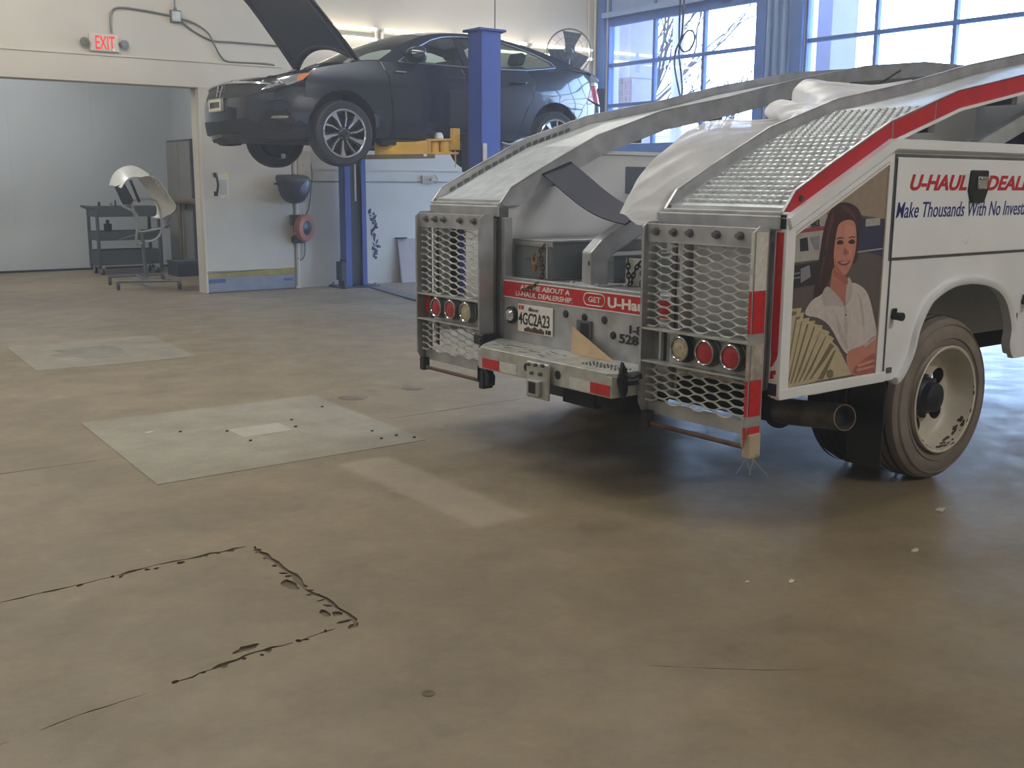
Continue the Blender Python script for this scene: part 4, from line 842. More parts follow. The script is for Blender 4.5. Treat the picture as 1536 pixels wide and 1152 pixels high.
# photograph printed on the triangular rear panel
b = MB(); BR = [(.014, .606), (.012, 1.225), (.676, 1.540), (.672, .606)]
b.prism(BR, (0, .001, 0), (1, 0, 0), (0, 0, 1), (0, .006, 0)); pp = b.build('photo_panel', 'pr_greybrown', TK, smooth=0)
b = MB()
for p, q in zip(BR, BR[1:]+BR[:1]): b.bar((p[0], -.003, p[1]), (q[0], -.003, q[1]), .008, .008, (0, 1, 0))
b.build('panel_border', 'label_white', pp, smooth=0)
PRINT = [
('sky_wall', 'tan', [(0.147, 1.376), (0.395, 1.397), (0.694, 1.547), (0.68, 1.523), (0.683, 1.296), (0.488, 1.318), (0.431, 1.351), (0.253, 1.325)]),
('dark_band', 'navy', [(0.466, 1.307), (0.682, 1.298), (0.687, 1.132), (0.449, 1.169)]),
('sign', 'offwhite', [(0.533, 1.3), (0.638, 1.304), (0.638, 1.272), (0.533, 1.267)]),
('ground', 'greybrown', [(0.003, 1.051), (0.465, 1.173), (0.687, 1.132), (0.658, 0.721), (0.67, 0.609), (0.03, 0.923)]),
('box_truck', 'offwhite', [(0.025, 1.249), (0.252, 1.335), (0.302, 1.275), (0.256, 1.139), (0.025, 1.13)]),
('truck_red', 'red', [(0.065, 1.264), (0.258, 1.276), (0.259, 1.259), (0.046, 1.248)]),
('truck_win', 'darkglass', [(0.092, 1.226), (0.14, 1.233), (0.153, 1.177), (0.097, 1.175)]),
('truck_win2', 'grey', [(0.152, 1.231), (0.22, 1.236), (0.223, 1.178), (0.191, 1.178)]),
('truck_bump', 'dark', [(0.022, 1.117), (0.271, 1.134), (0.265, 1.037), (0.025, 1.022)]),
('truck_lamp', 'grey', [(0.107, 1.104), (0.163, 1.117), (0.177, 1.069), (0.112, 1.045)]),
('hair', 'hair', [(0.345, 1.37), (0.295, 1.352), (0.262, 1.312), (0.239, 1.24), (0.225, 1.149), (0.212, 1.058), (0.198, 0.967), (0.249, 0.973), (0.295, 1.035), (0.326, 1.108), (0.335, 1.164), (0.455, 1.112), (0.491, 1.139), (0.495, 1.215), (0.501, 1.299), (0.47, 1.346), (0.406, 1.369)]),
('face', 'skin', [(0.332, 1.247), (0.349, 1.283), (0.405, 1.299), (0.453, 1.286), (0.471, 1.234), (0.473, 1.178), (0.461, 1.131), (0.435, 1.085), (0.406, 1.063), (0.367, 1.069), (0.333, 1.108), (0.322, 1.164)]),
('cheek', 'skin4', [(0.384, 1.273), (0.439, 1.272), (0.455, 1.234), (0.455, 1.178), (0.427, 1.142), (0.411, 1.18), (0.397, 1.226)]),
('jaw', 'skin3', [(0.33, 1.145), (0.351, 1.107), (0.385, 1.076), (0.41, 1.067), (0.376, 1.072), (0.343, 1.098)]),
('neck', 'skin2', [(0.327, 1.099), (0.406, 1.06), (0.431, 1.042), (0.435, 0.971), (0.419, 0.939), (0.314, 0.997), (0.313, 1.034)]),
('shirt', 'shirt', [(0.296, 1.021), (0.355, 0.957), (0.419, 0.932), (0.437, 0.99), (0.456, 1.027), (0.52, 1.014), (0.581, 0.972), (0.631, 0.881), (0.664, 0.78), (0.573, 0.748), (0.456, 0.719), (0.328, 0.845), (0.249, 0.889), (0.152, 0.914), (0.191, 0.967), (0.255, 0.991)]),
('collar', 'shirt2', [(0.296, 1.021), (0.419, 0.932), (0.334, 0.94), (0.282, 0.938), (0.256, 0.977)]),
('collar2', 'shirt2', [(0.43, 1.052), (0.469, 1.012), (0.455, 0.96), (0.424, 0.936)]),
('arm', 'skin', [(0.668, 0.775), (0.678, 0.609), (0.506, 0.621), (0.456, 0.719), (0.573, 0.748)]),
('arm2', 'skin3', [(0.668, 0.7), (0.679, 0.607), (0.522, 0.62), (0.534, 0.663)]),
('eye1', 'hair', [(0.339, 1.208), (0.356, 1.215), (0.379, 1.21), (0.382, 1.199), (0.358, 1.196), (0.34, 1.198)]),
('eye2', 'hair', [(0.418, 1.209), (0.441, 1.216), (0.461, 1.21), (0.462, 1.199), (0.44, 1.195), (0.42, 1.2)]),
('brow1', 'hair', [(0.334, 1.221), (0.355, 1.228), (0.382, 1.223), (0.381, 1.219), (0.355, 1.222), (0.335, 1.216)]),
('brow2', 'hair', [(0.416, 1.224), (0.44, 1.229), (0.462, 1.225), (0.463, 1.22), (0.441, 1.224), (0.416, 1.219)]),
('nose', 'skin3', [(0.393, 1.18), (0.416, 1.168), (0.426, 1.156), (0.411, 1.15), (0.383, 1.154), (0.386, 1.162)]),
('mouth', 'lip', [(0.35, 1.124), (0.385, 1.126), (0.411, 1.123), (0.441, 1.126), (0.419, 1.108), (0.388, 1.106), (0.363, 1.112)]),
('teeth', 'offwhite', [(0.362, 1.122), (0.389, 1.122), (0.429, 1.122), (0.412, 1.115), (0.384, 1.114)]),
('strand', 'hair2', [(0.296, 1.339), (0.283, 1.293), (0.263, 1.221), (0.248, 1.139), (0.233, 1.039), (0.227, 1.002), (0.247, 1.075), (0.269, 1.157), (0.285, 1.239), (0.306, 1.302)]),
('strand', 'hair2', [(0.357, 1.361), (0.4, 1.351), (0.441, 1.328), (0.469, 1.281), (0.452, 1.295), (0.41, 1.323), (0.368, 1.342)]),
('neckshade', 'skin3', [(0.332, 1.089), (0.405, 1.056), (0.428, 1.043), (0.424, 1.024), (0.37, 1.046), (0.331, 1.066)]),
('fold', 'shirt2', [(0.361, 0.9), (0.377, 0.842), (0.414, 0.781), (0.45, 0.739), (0.457, 0.758), (0.421, 0.81), (0.391, 0.86)]),
('fold', 'shirt2', [(0.5, 0.986), (0.523, 0.947), (0.545, 0.887), (0.558, 0.828), (0.569, 0.847), (0.557, 0.896), (0.531, 0.956)]),
('placket', 'shirt2', [(0.418, 0.934), (0.43, 0.931), (0.449, 0.836), (0.45, 0.739), (0.431, 0.799)]),
('button', 'greybrown', [(0.424, 0.896), (0.434, 0.895), (0.435, 0.887), (0.425, 0.888)]),
('sleeve', 'shirt2', [(0.573, 0.748), (0.664, 0.78), (0.662, 0.765), (0.581, 0.736)]),
('finger', 'skin4', [(0.534, 0.663), (0.654, 0.676), (0.667, 0.665), (0.545, 0.65)]),
('finger', 'skin4', [(0.529, 0.644), (0.662, 0.65), (0.67, 0.64), (0.537, 0.631)]),
('mirror', 'dark', [(0.23, 1.176), (0.267, 1.18), (0.267, 1.148), (0.234, 1.149)]),
('grillebar', 'grey', [(0.028, 1.085), (0.101, 1.091), (0.101, 1.085), (0.029, 1.08)]),
('grillebar', 'grey', [(0.03, 1.067), (0.102, 1.073), (0.103, 1.067), (0.03, 1.062)]),
('post_line', 'offwhite', [(0.486, 1.163), (0.682, 1.173), (0.683, 1.167), (0.486, 1.157)]),
('bill0', 'money', [(0.016, 0.609), (0.018, 0.942), (0.125, 0.942), (0.047, 0.609)]),
('bs0', 'money2', [(0.056, 0.931), (0.093, 0.929), (0.032, 0.622), (0.026, 0.622)]),
('bill1', 'money', [(0.027, 0.611), (0.059, 0.912), (0.144, 0.924), (0.064, 0.61)]),
('bs1', 'money2', [(0.089, 0.905), (0.119, 0.907), (0.046, 0.624), (0.039, 0.624)]),
('bill2', 'money', [(0.044, 0.613), (0.096, 0.895), (0.182, 0.898), (0.082, 0.612)]),
('bs2', 'money2', [(0.127, 0.885), (0.157, 0.884), (0.064, 0.626), (0.056, 0.626)]),
('bill3', 'money', [(0.062, 0.614), (0.133, 0.884), (0.22, 0.882), (0.104, 0.614)]),
('bs3', 'money2', [(0.164, 0.872), (0.195, 0.869), (0.084, 0.627), (0.075, 0.627)]),
('bill4', 'money', [(0.083, 0.616), (0.177, 0.876), (0.274, 0.857), (0.132, 0.614)]),
('bs4', 'money2', [(0.212, 0.858), (0.246, 0.849), (0.109, 0.628), (0.099, 0.628)]),
('bill5', 'money', [(0.112, 0.616), (0.222, 0.858), (0.322, 0.827), (0.161, 0.615)]),
('bs5', 'money2', [(0.258, 0.836), (0.293, 0.823), (0.138, 0.629), (0.128, 0.629)]),
('bill6', 'money', [(0.141, 0.617), (0.261, 0.836), (0.356, 0.796), (0.198, 0.615)]),
('bs6', 'money2', [(0.295, 0.811), (0.328, 0.795), (0.171, 0.63), (0.16, 0.63)]),
('bill7', 'money', [(0.177, 0.618), (0.301, 0.81), (0.386, 0.755), (0.242, 0.617)]),
('bs7', 'money2', [(0.332, 0.779), (0.362, 0.758), (0.212, 0.631), (0.199, 0.631)]),
('bill8', 'money', [(0.221, 0.62), (0.352, 0.758), (0.386, 0.755), (0.498, 0.622)]),
('bs8', 'money2', [(0.255, 0.624), (0.357, 0.74), (0.376, 0.744), (0.296, 0.623)]),
('portrait', 'money2', [(0.316, 0.656), (0.343, 0.663), (0.365, 0.649), (0.364, 0.626), (0.337, 0.621), (0.318, 0.634)]),
]
def clip(poly):
    def hp(poly, a, c):   # keep left of a->c
        o = []; n = len(poly)
        f = lambda p: (c[0]-a[0])*(p[1]-a[1])-(c[1]-a[1])*(p[0]-a[0])
        for i in range(n):
            p, q = poly[i], poly[(i+1) % n]; fp, fq = f(p), f(q)
            if fp >= 0: o.append(p)
            if fp*fq < 0: t = fp/(fp-fq); o.append((p[0]+(q[0]-p[0])*t, p[1]+(q[1]-p[1])*t))
        return o
    B_ = BR[::-1]
    for a, c in zip(B_, B_[1:]+B_[:1]):
        poly = hp(poly, a, c)
        if len(poly) < 3: return []
    return poly
SMOOTH = {'strand', 'cheek', 'jaw', 'neckshade', 'fold', 'hair', 'face', 'neck', 'shirt', 'arm', 'arm2', 'mouth', 'collar', 'collar2', 'nose', 'eye1', 'eye2'}
NAMES = {'hair': 'printed_hair', 'face': 'printed_face', 'shirt': 'printed_shirt'}
for i, (n, m, ps) in enumerate(PRINT):
    q = [(p[0], p[1]) for p in spline([Vector(p) for p in ps], 5, True)] if n in SMOOTH else ps
    q = clip(q)
    if len(q) < 3: continue
    v, f = cdt(q, (), 1.0); b = MB(); b.add([Vector((p.x, .0008-.00006*i, p.y)) for p in v], [t if (v[t[1]]-v[t[0]]).cross(v[t[2]]-v[t[0]]) > 0 else t[::-1] for t in f])
    kind = 'printed_banknote' if n[0] == 'b' and n[1].isdigit() or n.startswith('bill') or n.startswith('bs') else 'printed_'+{'sky_wall': 'wall', 'dark_band': 'building', 'sign': 'sign', 'ground': 'ground', 'box_truck': 'truck', 'truck_red': 'stripe', 'truck_win': 'window', 'truck_win2': 'window', 'truck_bump': 'bumper', 'truck_lamp': 'lamp', 'collar2': 'collar', 'arm2': 'arm', 'eye1': 'eye', 'eye2': 'eye', 'brow1': 'eyebrow', 'brow2': 'eyebrow', 'strand': 'hair_strand', 'jaw': 'jaw_shadow', 'neckshade': 'neck_shadow', 'fold': 'shirt_fold', 'placket': 'shirt_placket', 'mirror': 'truck_mirror', 'grillebar': 'grille_bar', 'post_line': 'line'}.get(n, n)
    b.build(kind, 'pr_'+m, pp, smooth=0, fix=False)
text('printed_lettering', 'HAUL', 'ink_black', pp, (.156, -.0012, 1.268), (1, 0, .12), (0, 0, 1), .062, .030, 0, .03, depth=.0004)
# rear corner post (right) and inner post (left)
b = MB(); b.box((-.004, -.010, .575), (.055, .050, 1.335)); cp = b.build('corner_post', 'white_truck', TK, smooth=0, bevel=.004)
b = MB(); b.box((-.007, -.004, 1.268), (-.003, .046, 1.325)); b.build('post_socket', 'navy_strap', cp, smooth=0)
b = MB(); b.box((-.007, .004, .582), (-.003, .046, .632)); b.build('post_socket', 'navy_strap', cp, smooth=0)
b = MB(); b.prism([(.004, 1.255), (.040, 1.255), (.042, .80), (.038, .74), (.041, .70), (.030, .705), (.022, .72), (.012, .735), (.006, .76)], (-.0065, 0, 0), (0, 1, 0), (0, 0, 1), (.003, 0, 0)); b.prism([(.012, .69), (.038, .685), (.040, .65), (.020, .655), (.026, .668), (.012, .672)], (-.0065, 0, 0), (0, 1, 0), (0, 0, 1), (.003, 0, 0)); b.build('red_stripe', 'red_tape', cp, smooth=0)
b = MB(); b.box((-.004, 1.925, .60), (.055, 2.005, 1.315)); ip = b.build('inner_post', 'steel_d', TK, smooth=0, bevel=.004)
b = MB(); b.box((-.008, 1.932, 1.258), (-.003, 1.998, 1.308)); b.build('post_socket', 'navy_strap', ip, smooth=0)
b = MB(); b.box((.0, 1.885, .60), (.05, 1.922, 1.26)); b.build('post_flange', 'steel', TK, smooth=0, bevel=.003)
# ramps
def ramp(y0, y1, red, label, bumps):
    e = bpy.data.objects.new('ramp', None); COL.objects.link(e); e.parent = TK; e['label'] = label
    for k, y in ((0, y0), (1, y1)):
        m = 'red' if (red and k == 0) else 'steel'
        b = MB(); t = .012; pth = [Vector((x, y, z)) for x, z in PROF]
        h = .085 if (red and k == 0) else .115
        lo = []
        n = len(PROF); up = [Vector((x, 0, z)) for x, z in PROF]
        for i in range(n):
            d = (up[min(i+1, n-1)]-up[max(i-1, 0)]).normalized(); nn = Vector((d.z, 0, -d.x)); lo.append(up[i]+nn*(h if i else .02))
        for i in range(n-1):
            q = [up[i], up[i+1], lo[i+1], lo[i]]; ys = (y-t/2, y+t/2)
            vs = [Vector((p.x, ys[0], p.z)) for p in q]+[Vector((p.x, ys[1], p.z)) for p in q]
            b.add(vs, [(0,1,2,3), (7,6,5,4), (0,4,5,1), (2,6,7,3)]+([(3,7,4,0)] if i == 0 else [])+([(1,5,6,2)] if i == n-2 else []))
        rl_ = b.build('side_rail', m, e, smooth=0)
        b = MB(); c = MB(); w = .034; s = 1 if k == 0 else -1
        c.sweep([p-Vector((0, 0, .0)) for p in pth], [(-.006, -.003), (.008, -.003), (.008, .005), (-.006, .005)], (0, 1, 0)); c.build('rail_cap', 'steel', rl_, smooth=0)
        if red and k == 0:
            c = MB(); c.sweep([Vector((p.x, y-.004, p.z)) for p in lo], [(-.010, -.006), (.006, -.006), (.006, .008), (-.010, .008)], (0, 1, 0)); c.build('white_edge', 'white_truck', rl_, smooth=0)
            for x in (.70, 1.02):
                c = MB(); c.box((x-.003, y-.009, pz(x)-.085), (x+.003, y-.004, pz(x)-.006)); c.build('rail_joint', 'steel', rl_, smooth=0)
            c = MB(); c.lathe([(.001, .012), (.012, .01), (.014, 0)], (.10, y-.006, pz(.1)-.045), (0, -1, 0), 8); c.build('bolt', 'rust', rl_)
    dz = -.055
    b = MB(); vs = []
    for x, z in [(.022, 1.352-dz)]+PROF[1:]:
        for y in (y0+.006, y1-.006): vs.append(Vector((x, y, z+dz)))
    n = len(PROF)
    b.add(vs, [(2*i, 2*i+1, 2*i+3, 2*i+2) for i in range(n-1)]); o = b.build('tread_plate', 'treadm', e, smooth=0); md = o.modifiers.new('t', 'SOLIDIFY'); md.thickness = .012; md.offset = -1
    # front lip of the ramp: sloped trough with a bright fold
    b = MB(); b.prism([(.004, 1.325), (.022, 1.350), (.034, 1.340), (.016, 1.315)], (0, y0+.01, 0), (1, 0, 0), (0, 0, 1), (0, y1-y0-.02, 0)); b.build('ramp_lip', 'steel_d', e, smooth=0)
    b = MB(); b.box((-.012, y0, 1.322), (.02, y1, 1.337)); b.build('ramp_edge', 'alum', e, smooth=0, bevel=.003)
    # raised grip teeth
    b = MB(); x = .05; r = 0
    while x < (bumps if red else 0):
        z = pz(x)+dz; x2 = x+.02; sl = (pz(x+.02)-pz(x))/.02; d = Vector((1, 0, sl)).normalized(); nn = Vector((-d.z, 0, d.x))
        ny = 15
        for j in range(ny):
            y = y0+.03+(y1-y0-.06)*(j+(.5 if r % 2 else 0))/ny; c0 = Vector((x, y, z)); a = .017; h = .012
            vs = [c0-d*.014+Vector((0, -a, 0)), c0-d*.014+Vector((0, a, 0)), c0+d*.014+Vector((0, a, 0)), c0+d*.014+Vector((0, -a, 0)),
                  c0-d*.007+Vector((0, -a*.55, 0))+nn*h, c0-d*.007+Vector((0, a*.55, 0))+nn*h, c0+d*.006+Vector((0, a*.55, 0))+nn*h, c0+d*.006+Vector((0, -a*.55, 0))+nn*h]
            b.add(vs, [(0,1,5,4), (1,2,6,5), (2,3,7,6), (3,0,4,7), (4,5,6,7)])
        x += .044*d.x; r += 1
    if red: stuff(b.build('grip_teeth', 'treadm', e, smooth=0, fix=False))
    # sawtooth edge of the tread against the far rail
    b = MB(); x = .12
    while x < 1.05:
        z = pz(x)+dz; b.prism([(x, z), (x+.032, z+.0125), (x+.034, z+.034), (x+.004, z+.022)], (0, y1-.016, 0), (1, 0, 0), (0, 0, 1), (0, .008, 0)); x += .052
    if not red: stuff(b.build('sawtooth_strip', 'steel_d', e, smooth=0))
    # cross members under the ramp
    for x in (.35, 1.0, 1.7, 2.4, 3.2, 4.0): b = MB(); b.box((x, y0+.01, pz(x)+dz-.075), (x+.05, y1-.01, pz(x)+dz-.012)); b.build('cross_member', 'steel_d', e, smooth=0)
    # head bar under the ramp end
    b = MB(); b.box((-.02, y0, 1.262), (.03, y1+.10 if red else y1, 1.322)); b.build('head_bar', 'steel', e, smooth=0, bevel=.006)
    return e
ramp(.02, .68, True, 'right steel ramp with red outer rail', 1.15)
ramp(1.93, 2.60, False, 'left bare steel ramp', .95)
# supports between ramp and body
b = MB(); b.prism([(.78, 1.62), (1.55, 1.62), (1.55, 1.84), (1.2, 1.76), (.80, 1.64)], (0, .36, 0), (1, 0, 0), (0, 0, 1), (0, .015, 0)); b.build('ramp_gusset', 'grey_body', TK, smooth=0)
b = MB(); b.prism([(1.55, 1.62), (2.2, 1.62), (2.2, 1.96), (1.55, 1.84)], (0, .50, 0), (1, 0, 0), (0, 0, 1), (0, .015, 0)); b.build('ramp_gusset', 'grey_body', TK, smooth=0)
b = MB(); b.bar((1.85, .30, 1.62), (2.45, .30, 1.83), .06, .09); b.bar((2.45, .30, 1.83), (2.75, .30, 2.05), .06, .09); b.build('diagonal_brace', 'treadm', TK, smooth=0, bevel=.006)
b = MB(); b.box((2.32, .20, 1.63), (3.3, .48, 1.76)); tb = b.build('dark_locker', 'navy_strap', TK, smooth=0, bevel=.01)
b = MB()
for i in range(7): b.lathe([(.001, .006), (.008, .004), (.009, 0)], (2.38+.09*i, .20, 1.67+.03*(i % 3)), (0, -1, 0), 6)
b.build('rivets', 'chrome', tb)
# transverse platform between the ramps far forward
b = MB(); b.box((3.0, .70, 2.10), (4.4, 1.92, 2.14)); b.box((3.0, .70, 2.02), (3.05, 1.92, 2.14)); b.build('cross_platform', 'steel_d', TK, smooth=0, bevel=.004)
b = MB(); b.box((2.9, 1.86, 2.02), (4.4, 1.89, 2.12)); b.box((2.95, 1.86, 1.62), (3.01, 1.92, 2.05)); b.box((4.2, 1.86, 1.62), (4.26, 1.92, 2.3)); b.build('platform_beam', 'steel', TK, smooth=0, bevel=.004)
# tail gates
def gate(y0, y1, lamps, tape, label):
    e = bpy.data.objects.new('tail_gate', None); COL.objects.link(e); e.parent = TK; e['label'] = label
    X0, X1 = -.130, -.035
    for k, y in ((0, y0), (1, y1)):
        s = 1 if k == 0 else -1
        b = MB(); b.prism([(X0, .46), (X0, 1.255), (X0+.035, 1.28), (X1, 1.28), (X1, .40), (X0+.035, .40)], (0, y-.003, 0), (1, 0, 0), (0, 0, 1), (0, .006, 0))
        ya, yb = sorted((y, y+s*.028)); b.box((X1-.006, ya, .40), (X1, yb, 1.28)); b.box((X0, ya if 0 else min(y, y+s*.010), .46), (X0+.005, max(y, y+s*.010), 1.255))
        b.build('side_flange', 'steel', e, smooth=0)
    b = MB(); b.box((-.105, y0+.004, 1.195), (-.098, y1-.004, 1.272)); b.box((-.105, y0+.004, 1.190), (-.085, y1-.004, 1.196)); b.build('top_plate', 'steel', e, smooth=0, bevel=.002)
    for f in ((.10, .27, .42, .66, .86) if len(tape) else (.13, .28, .42, .67, .88)):
        y = y1-(y1-y0)*f; b = MB(); b.cyl((-.104, y, 1.238), (-.130, y, 1.238), .012, n=6); b.cyl((-.104, y, 1.238), (-.112, y, 1.238), .019, n=10); b.build('bolt', 'steel_d', e)
    b = MB(); b.box((-.128, y0+.006, .800), (-.050, y1-.006, .808)); b.box((-.128, y0+.006, .652), (-.050, y1-.006, .660)); b.build('shelf_bar', 'alum', e, smooth=0)
    lx = y1-(y1-y0)*(.235 if tape else .20)
    b = MB(); b.box((-.090, y0+.006, .660), (-.082, lx, .80)); b.build('lamp_panel', 'steel', e, smooth=0, bevel=.002)
    b = MB(); b.box((-.06, lx+.008, .50), (-.045, lx+.03, 1.2)); b.box((-.08, lx+.045, .655), (-.06, lx+.062, .80)); b.build('upright', 'steel_d', e, smooth=0)
    b = MB(); b.box((-.075, y0+.01, .408), (-.067, y1-.01, .47)); b.build('bottom_plate', 'steel', e, smooth=0)
    # expanded metal
    def mesh_rows(z0, z1, P):
        b = MB(); sw = .0365; i = 0; z = z0; n = max(6, int((y1-y0-.02)/P*12)); A = sw*.5
        def wv(y, ph):
            t = ((y/P)+ph) % 1.0
            return max(-1, min(1, 2.1*(1-4*abs(t-.5))))
        while z <= z1:
            ph = 0 if i % 2 == 0 else .5; up = []; 
            for j in range(n+1):
                y = y0+.01+(y1-y0-.02)*j/n; zz = z+A*.5*wv(y-y0, ph); up.append((y, zz))
            vs = []
            for y, zz in up:
                vs += [Vector((-.098, y, zz-.0008)), Vector((-.089, y, zz+.0036)), Vector((-.0880, y, zz+.0008)), Vector((-.0970, y, zz-.0038))]
            fs = []
            for j in range(n):
                o = 4*j; fs += [(o+k, o+4+k, o+4+(k+1) % 4, o+(k+1) % 4) for k in range(4)]
            b.add(vs, fs); z += A; i += 1
        return b
    stuff(mesh_rows(.822, 1.190, .150).build('expanded_mesh', 'mesh_steel', e, smooth=0, fix=True))
    stuff(mesh_rows(.480, .645, .150).build('expanded_mesh', 'mesh_steel', e, smooth=0, fix=True))
    for (y, lens) in lamps:
        b = MB(); b.lathe([(.056, 0), (.064, .004), (.064, .012), (.058, .016), (.056, .045), (.050, .048), (.048, .02), (.048, 0)], (-.090, y, .738), (-1, 0, 0), 28); lm = b.build('tail_lamp', 'steel_d' if lens != 'lens_amber' else 'black', e)
        b = MB(); b.lathe([(.047, .044), (.051, .049), (.054, .046), (.052, .042)], (-.090, y, .738), (-1, 0, 0), 28, closed=True); b.build('bezel', 'chrome', lm)
        b = MB(); b.lathe([(.001, .046), (.025, .045), (.047, .040), (.048, .02)], (-.090, y, .738), (-1, 0, 0), 24); ln = b.build('lens', lens if lens != 'lens_amber' else 'lens_clear', lm)
    b = MB(); b.cyl((-.09, y0+.02, .362), (-.09, y1-.03, .362), .011, n=10); b.build('lift_rod', 'rust', e)
    b = MB(); b.box((-.115, y1-.05, .345), (-.07, y1-.005, .42)); b.build('foot', 'lift_dark', e, smooth=0, bevel=.005)
    b = MB(); b.box((-.12, y0-.02, .325), (-.05, y0+.02, .425)); b.prism([(-.13, .46), (-.09, .40), (-.05, .40), (-.05, .34), (-.13, .37)], (0, y0+.012, 0), (1, 0, 0), (0, 0, 1), (0, .008, 0)); b.build('hinge_bracket', 'beige' if tape else 'lift_dark', e, smooth=0, bevel=.005)
    for (za, zb, mm) in tape:
        b = MB(); b.box((X0+.012, y0-.0065, za), (X1-.012, y0-.0030, zb)); b.box((X0-.001, y0-.006, za), (X0+.0, y0+.009, zb)); b.build('reflective_tape', mm, e, smooth=0)
    b = MB(); yh = y0+.014; xh = -.017; b.cyl((xh, yh, .60), (xh, yh, 1.19), .013, n=14); b.cyl((xh, yh, 1.19), (xh, yh, 1.215), .016, n=14); b.cyl((xh, yh, 1.215), (xh, yh, 1.25), .008, n=10); b.cyl((xh, yh, 1.242), (xh, yh, 1.255), .013, n=6); b.build('hinge_tube', 'steel_d', e)
    return e
TP = [(1.17, 1.275, 'worn_tape'), (.90, 1.168, 'red_tape'), (.60, .82, 'white_tape'), (.46, .60, 'red_tape')]
TP = [(1.02, 1.255, 'white_tape'), (.845, 1.018, 'red_tape'), (.655, .80, 'worn_tape'), (.50, .65, 'red_tape'), (.405, .455, 'red_tape')]
gate(.055, .690, [(.438, 'lens_amber'), (.293, 'lens_red'), (.148, 'lens_red')], TP, 'right tail gate with worn red and white tape')
b = MB()
for i in range(9):
    y = .055+rnd.uniform(-.03, .03); b.bar((-.09+rnd.uniform(-.02, .02), y, .34), (-.09+rnd.uniform(-.05, .05), y+rnd.uniform(-.05, .05), .34-rnd.uniform(.03, .10)), .0022, .0022)
stuff(b.build('straw', 'beige', TK, smooth=0))
gl = gate(1.945, 2.585, [(2.369, 'lens_red'), (2.225, 'lens_red'), (2.074, 'lens_clear')], [], 'left tail gate')
b = MB(); b.box((-.07, 2.50, .69), (-.062, 2.575, .78)); b.build('red_reflector', 'red_tape', gl, smooth=0)
b = MB(); b.box((-.14, 1.90, .575), (-.02, 1.985, .63)); b.cyl((-.14, 1.92, .6), (-.15, 1.92, .6), .012, n=8); b.cyl((-.02, 1.91, .59), (.0, 1.91, .59), .02); b.build('gate_latch', 'lift_dark', gl, bevel=.006)
b = MB(); b.prism([(1.885, .60), (1.985, .60), (1.985, .44), (1.955, .34), (1.89, .345), (1.885, .40), (1.93, .44)], (-.11, 0, 0), (0, 1, 0), (0, 0, 1), (.05, 0, 0)); b.build('gate_foot_bracket', 'lift_dark', gl, smooth=0, bevel=.006)
# rear sill: red banner, plate, lettering
b = MB(); b.box((.0, .60, .50), (.03, 1.965, .945)); rs = b.build('rear_sill', 'steel', TK, smooth=0, bevel=.004)
b = MB(); b.box((-.003, .60, .838), (.0, 1.89, .925)); bn = b.build('red_banner', 'red_tape', rs, smooth=0)
b = MB(); b.box((-.0045, .60, .834), (.0, 1.893, .839)); b.box((-.0045, .60, .921), (.0, 1.893, .928)); b.build('banner_edge', 'label_white', rs, smooth=0)
def rt(s, m, yl, z, w, h, shear=0, bold=.01, x=-.0032, sp=1): return text('lettering', s, m, rs, (x, yl, z), (0, -1, 0), (0, 0, 1), w, h, shear, bold, spacing=sp)
rt('ASK ME ABOUT A', 'label_white', 1.745, .886, .410, .027, .12, .02)
rt('U-HAUL DEALERSHIP.', 'label_white', 1.782, .848, .470, .027, .12, .02)
rt('GET', 'label_white', 1.192, .868, .092, .028, 0, .012)
rt('U-Haul', 'label_white', 1.048, .853, .272, .052, 0, .035)
b = MB(); pts = []
for cx_, a0 in ((1.195, -90), (1.098, 90)):
    for i in range(9): t = R(a0+180*i/8); pts.append((-.004, cx_+.030*math.cos(t), .882+.030*math.sin(t)))
b.tube(pts, .0032, n=5, closed=True); b.build('banner_oval', 'label_white', rs)
rt('1-800', 'ink_black', .892, .742, .155, .042, 0, .03)
rt('528-', 'ink_black', .962, .690, .160, .046, 0, .03)
b = MB(); b.box((-.008, 1.462, .660), (-.002, 1.758, .808)); lp = b.build('licence_plate', 'label_white', rs, smooth=0, bevel=.004); lab(lp, 'white licence plate with black characters')
text('plate_characters', '4GC2A23', 'ink_black', lp, (-.008, 1.748, .700), (0, -1, 0), (0, 0, 1), .262, .066, 0, .012, depth=.002)
text('plate_state', 'Illinois', 'smudge', lp, (-.008, 1.665, .776), (0, -1, 0), (0, 0, 1), .085, .020, .3, .0, depth=.002)
b = MB(); b.box((-.0095, 1.705, .780), (-.008, 1.748, .802)); b.build('plate_sticker', 'red_tape', lp, smooth=0)
b = MB(); b.prism([(1.70, .665), (1.70, .68), (1.665, .692), (1.64, .682), (1.61, .696), (1.58, .684), (1.56, .694), (1.53, .680), (1.53, .665)], (-.0095, 0, 0), (0, 1, 0), (0, 0, 1), (.0015, 0, 0)); b.build('plate_mud', 'rust', lp, smooth=0)
b = MB(); b.box((-.0095, 1.475, .668), (-.008, 1.498, .690)); b.box((-.0095, 1.503, .668), (-.008, 1.518, .690)); b.build('plate_marks', 'ink_black', lp, smooth=0)
text('plate_month', '2', 'label_white', lp, (-.0096, 1.735, .784), (0, -1, 0), (0, 0, 1), .012, .014, 0, .02, depth=.001)
b = MB(); b.lathe([(.001, .045), (.025, .042), (.034, .03), (.036, .0)], (-.0, 1.81, .742), (-1, 0, 0), 20); kn = b.build('sill_lamp', 'chrome', rs); b = MB(); b.lathe([(.036, .0), (.046, .0), (.046, .02), (.036, .024)], (0, 1.81, .742), (-1, 0, 0), 20, closed=True); b.build('lamp_grommet', 'black', kn)
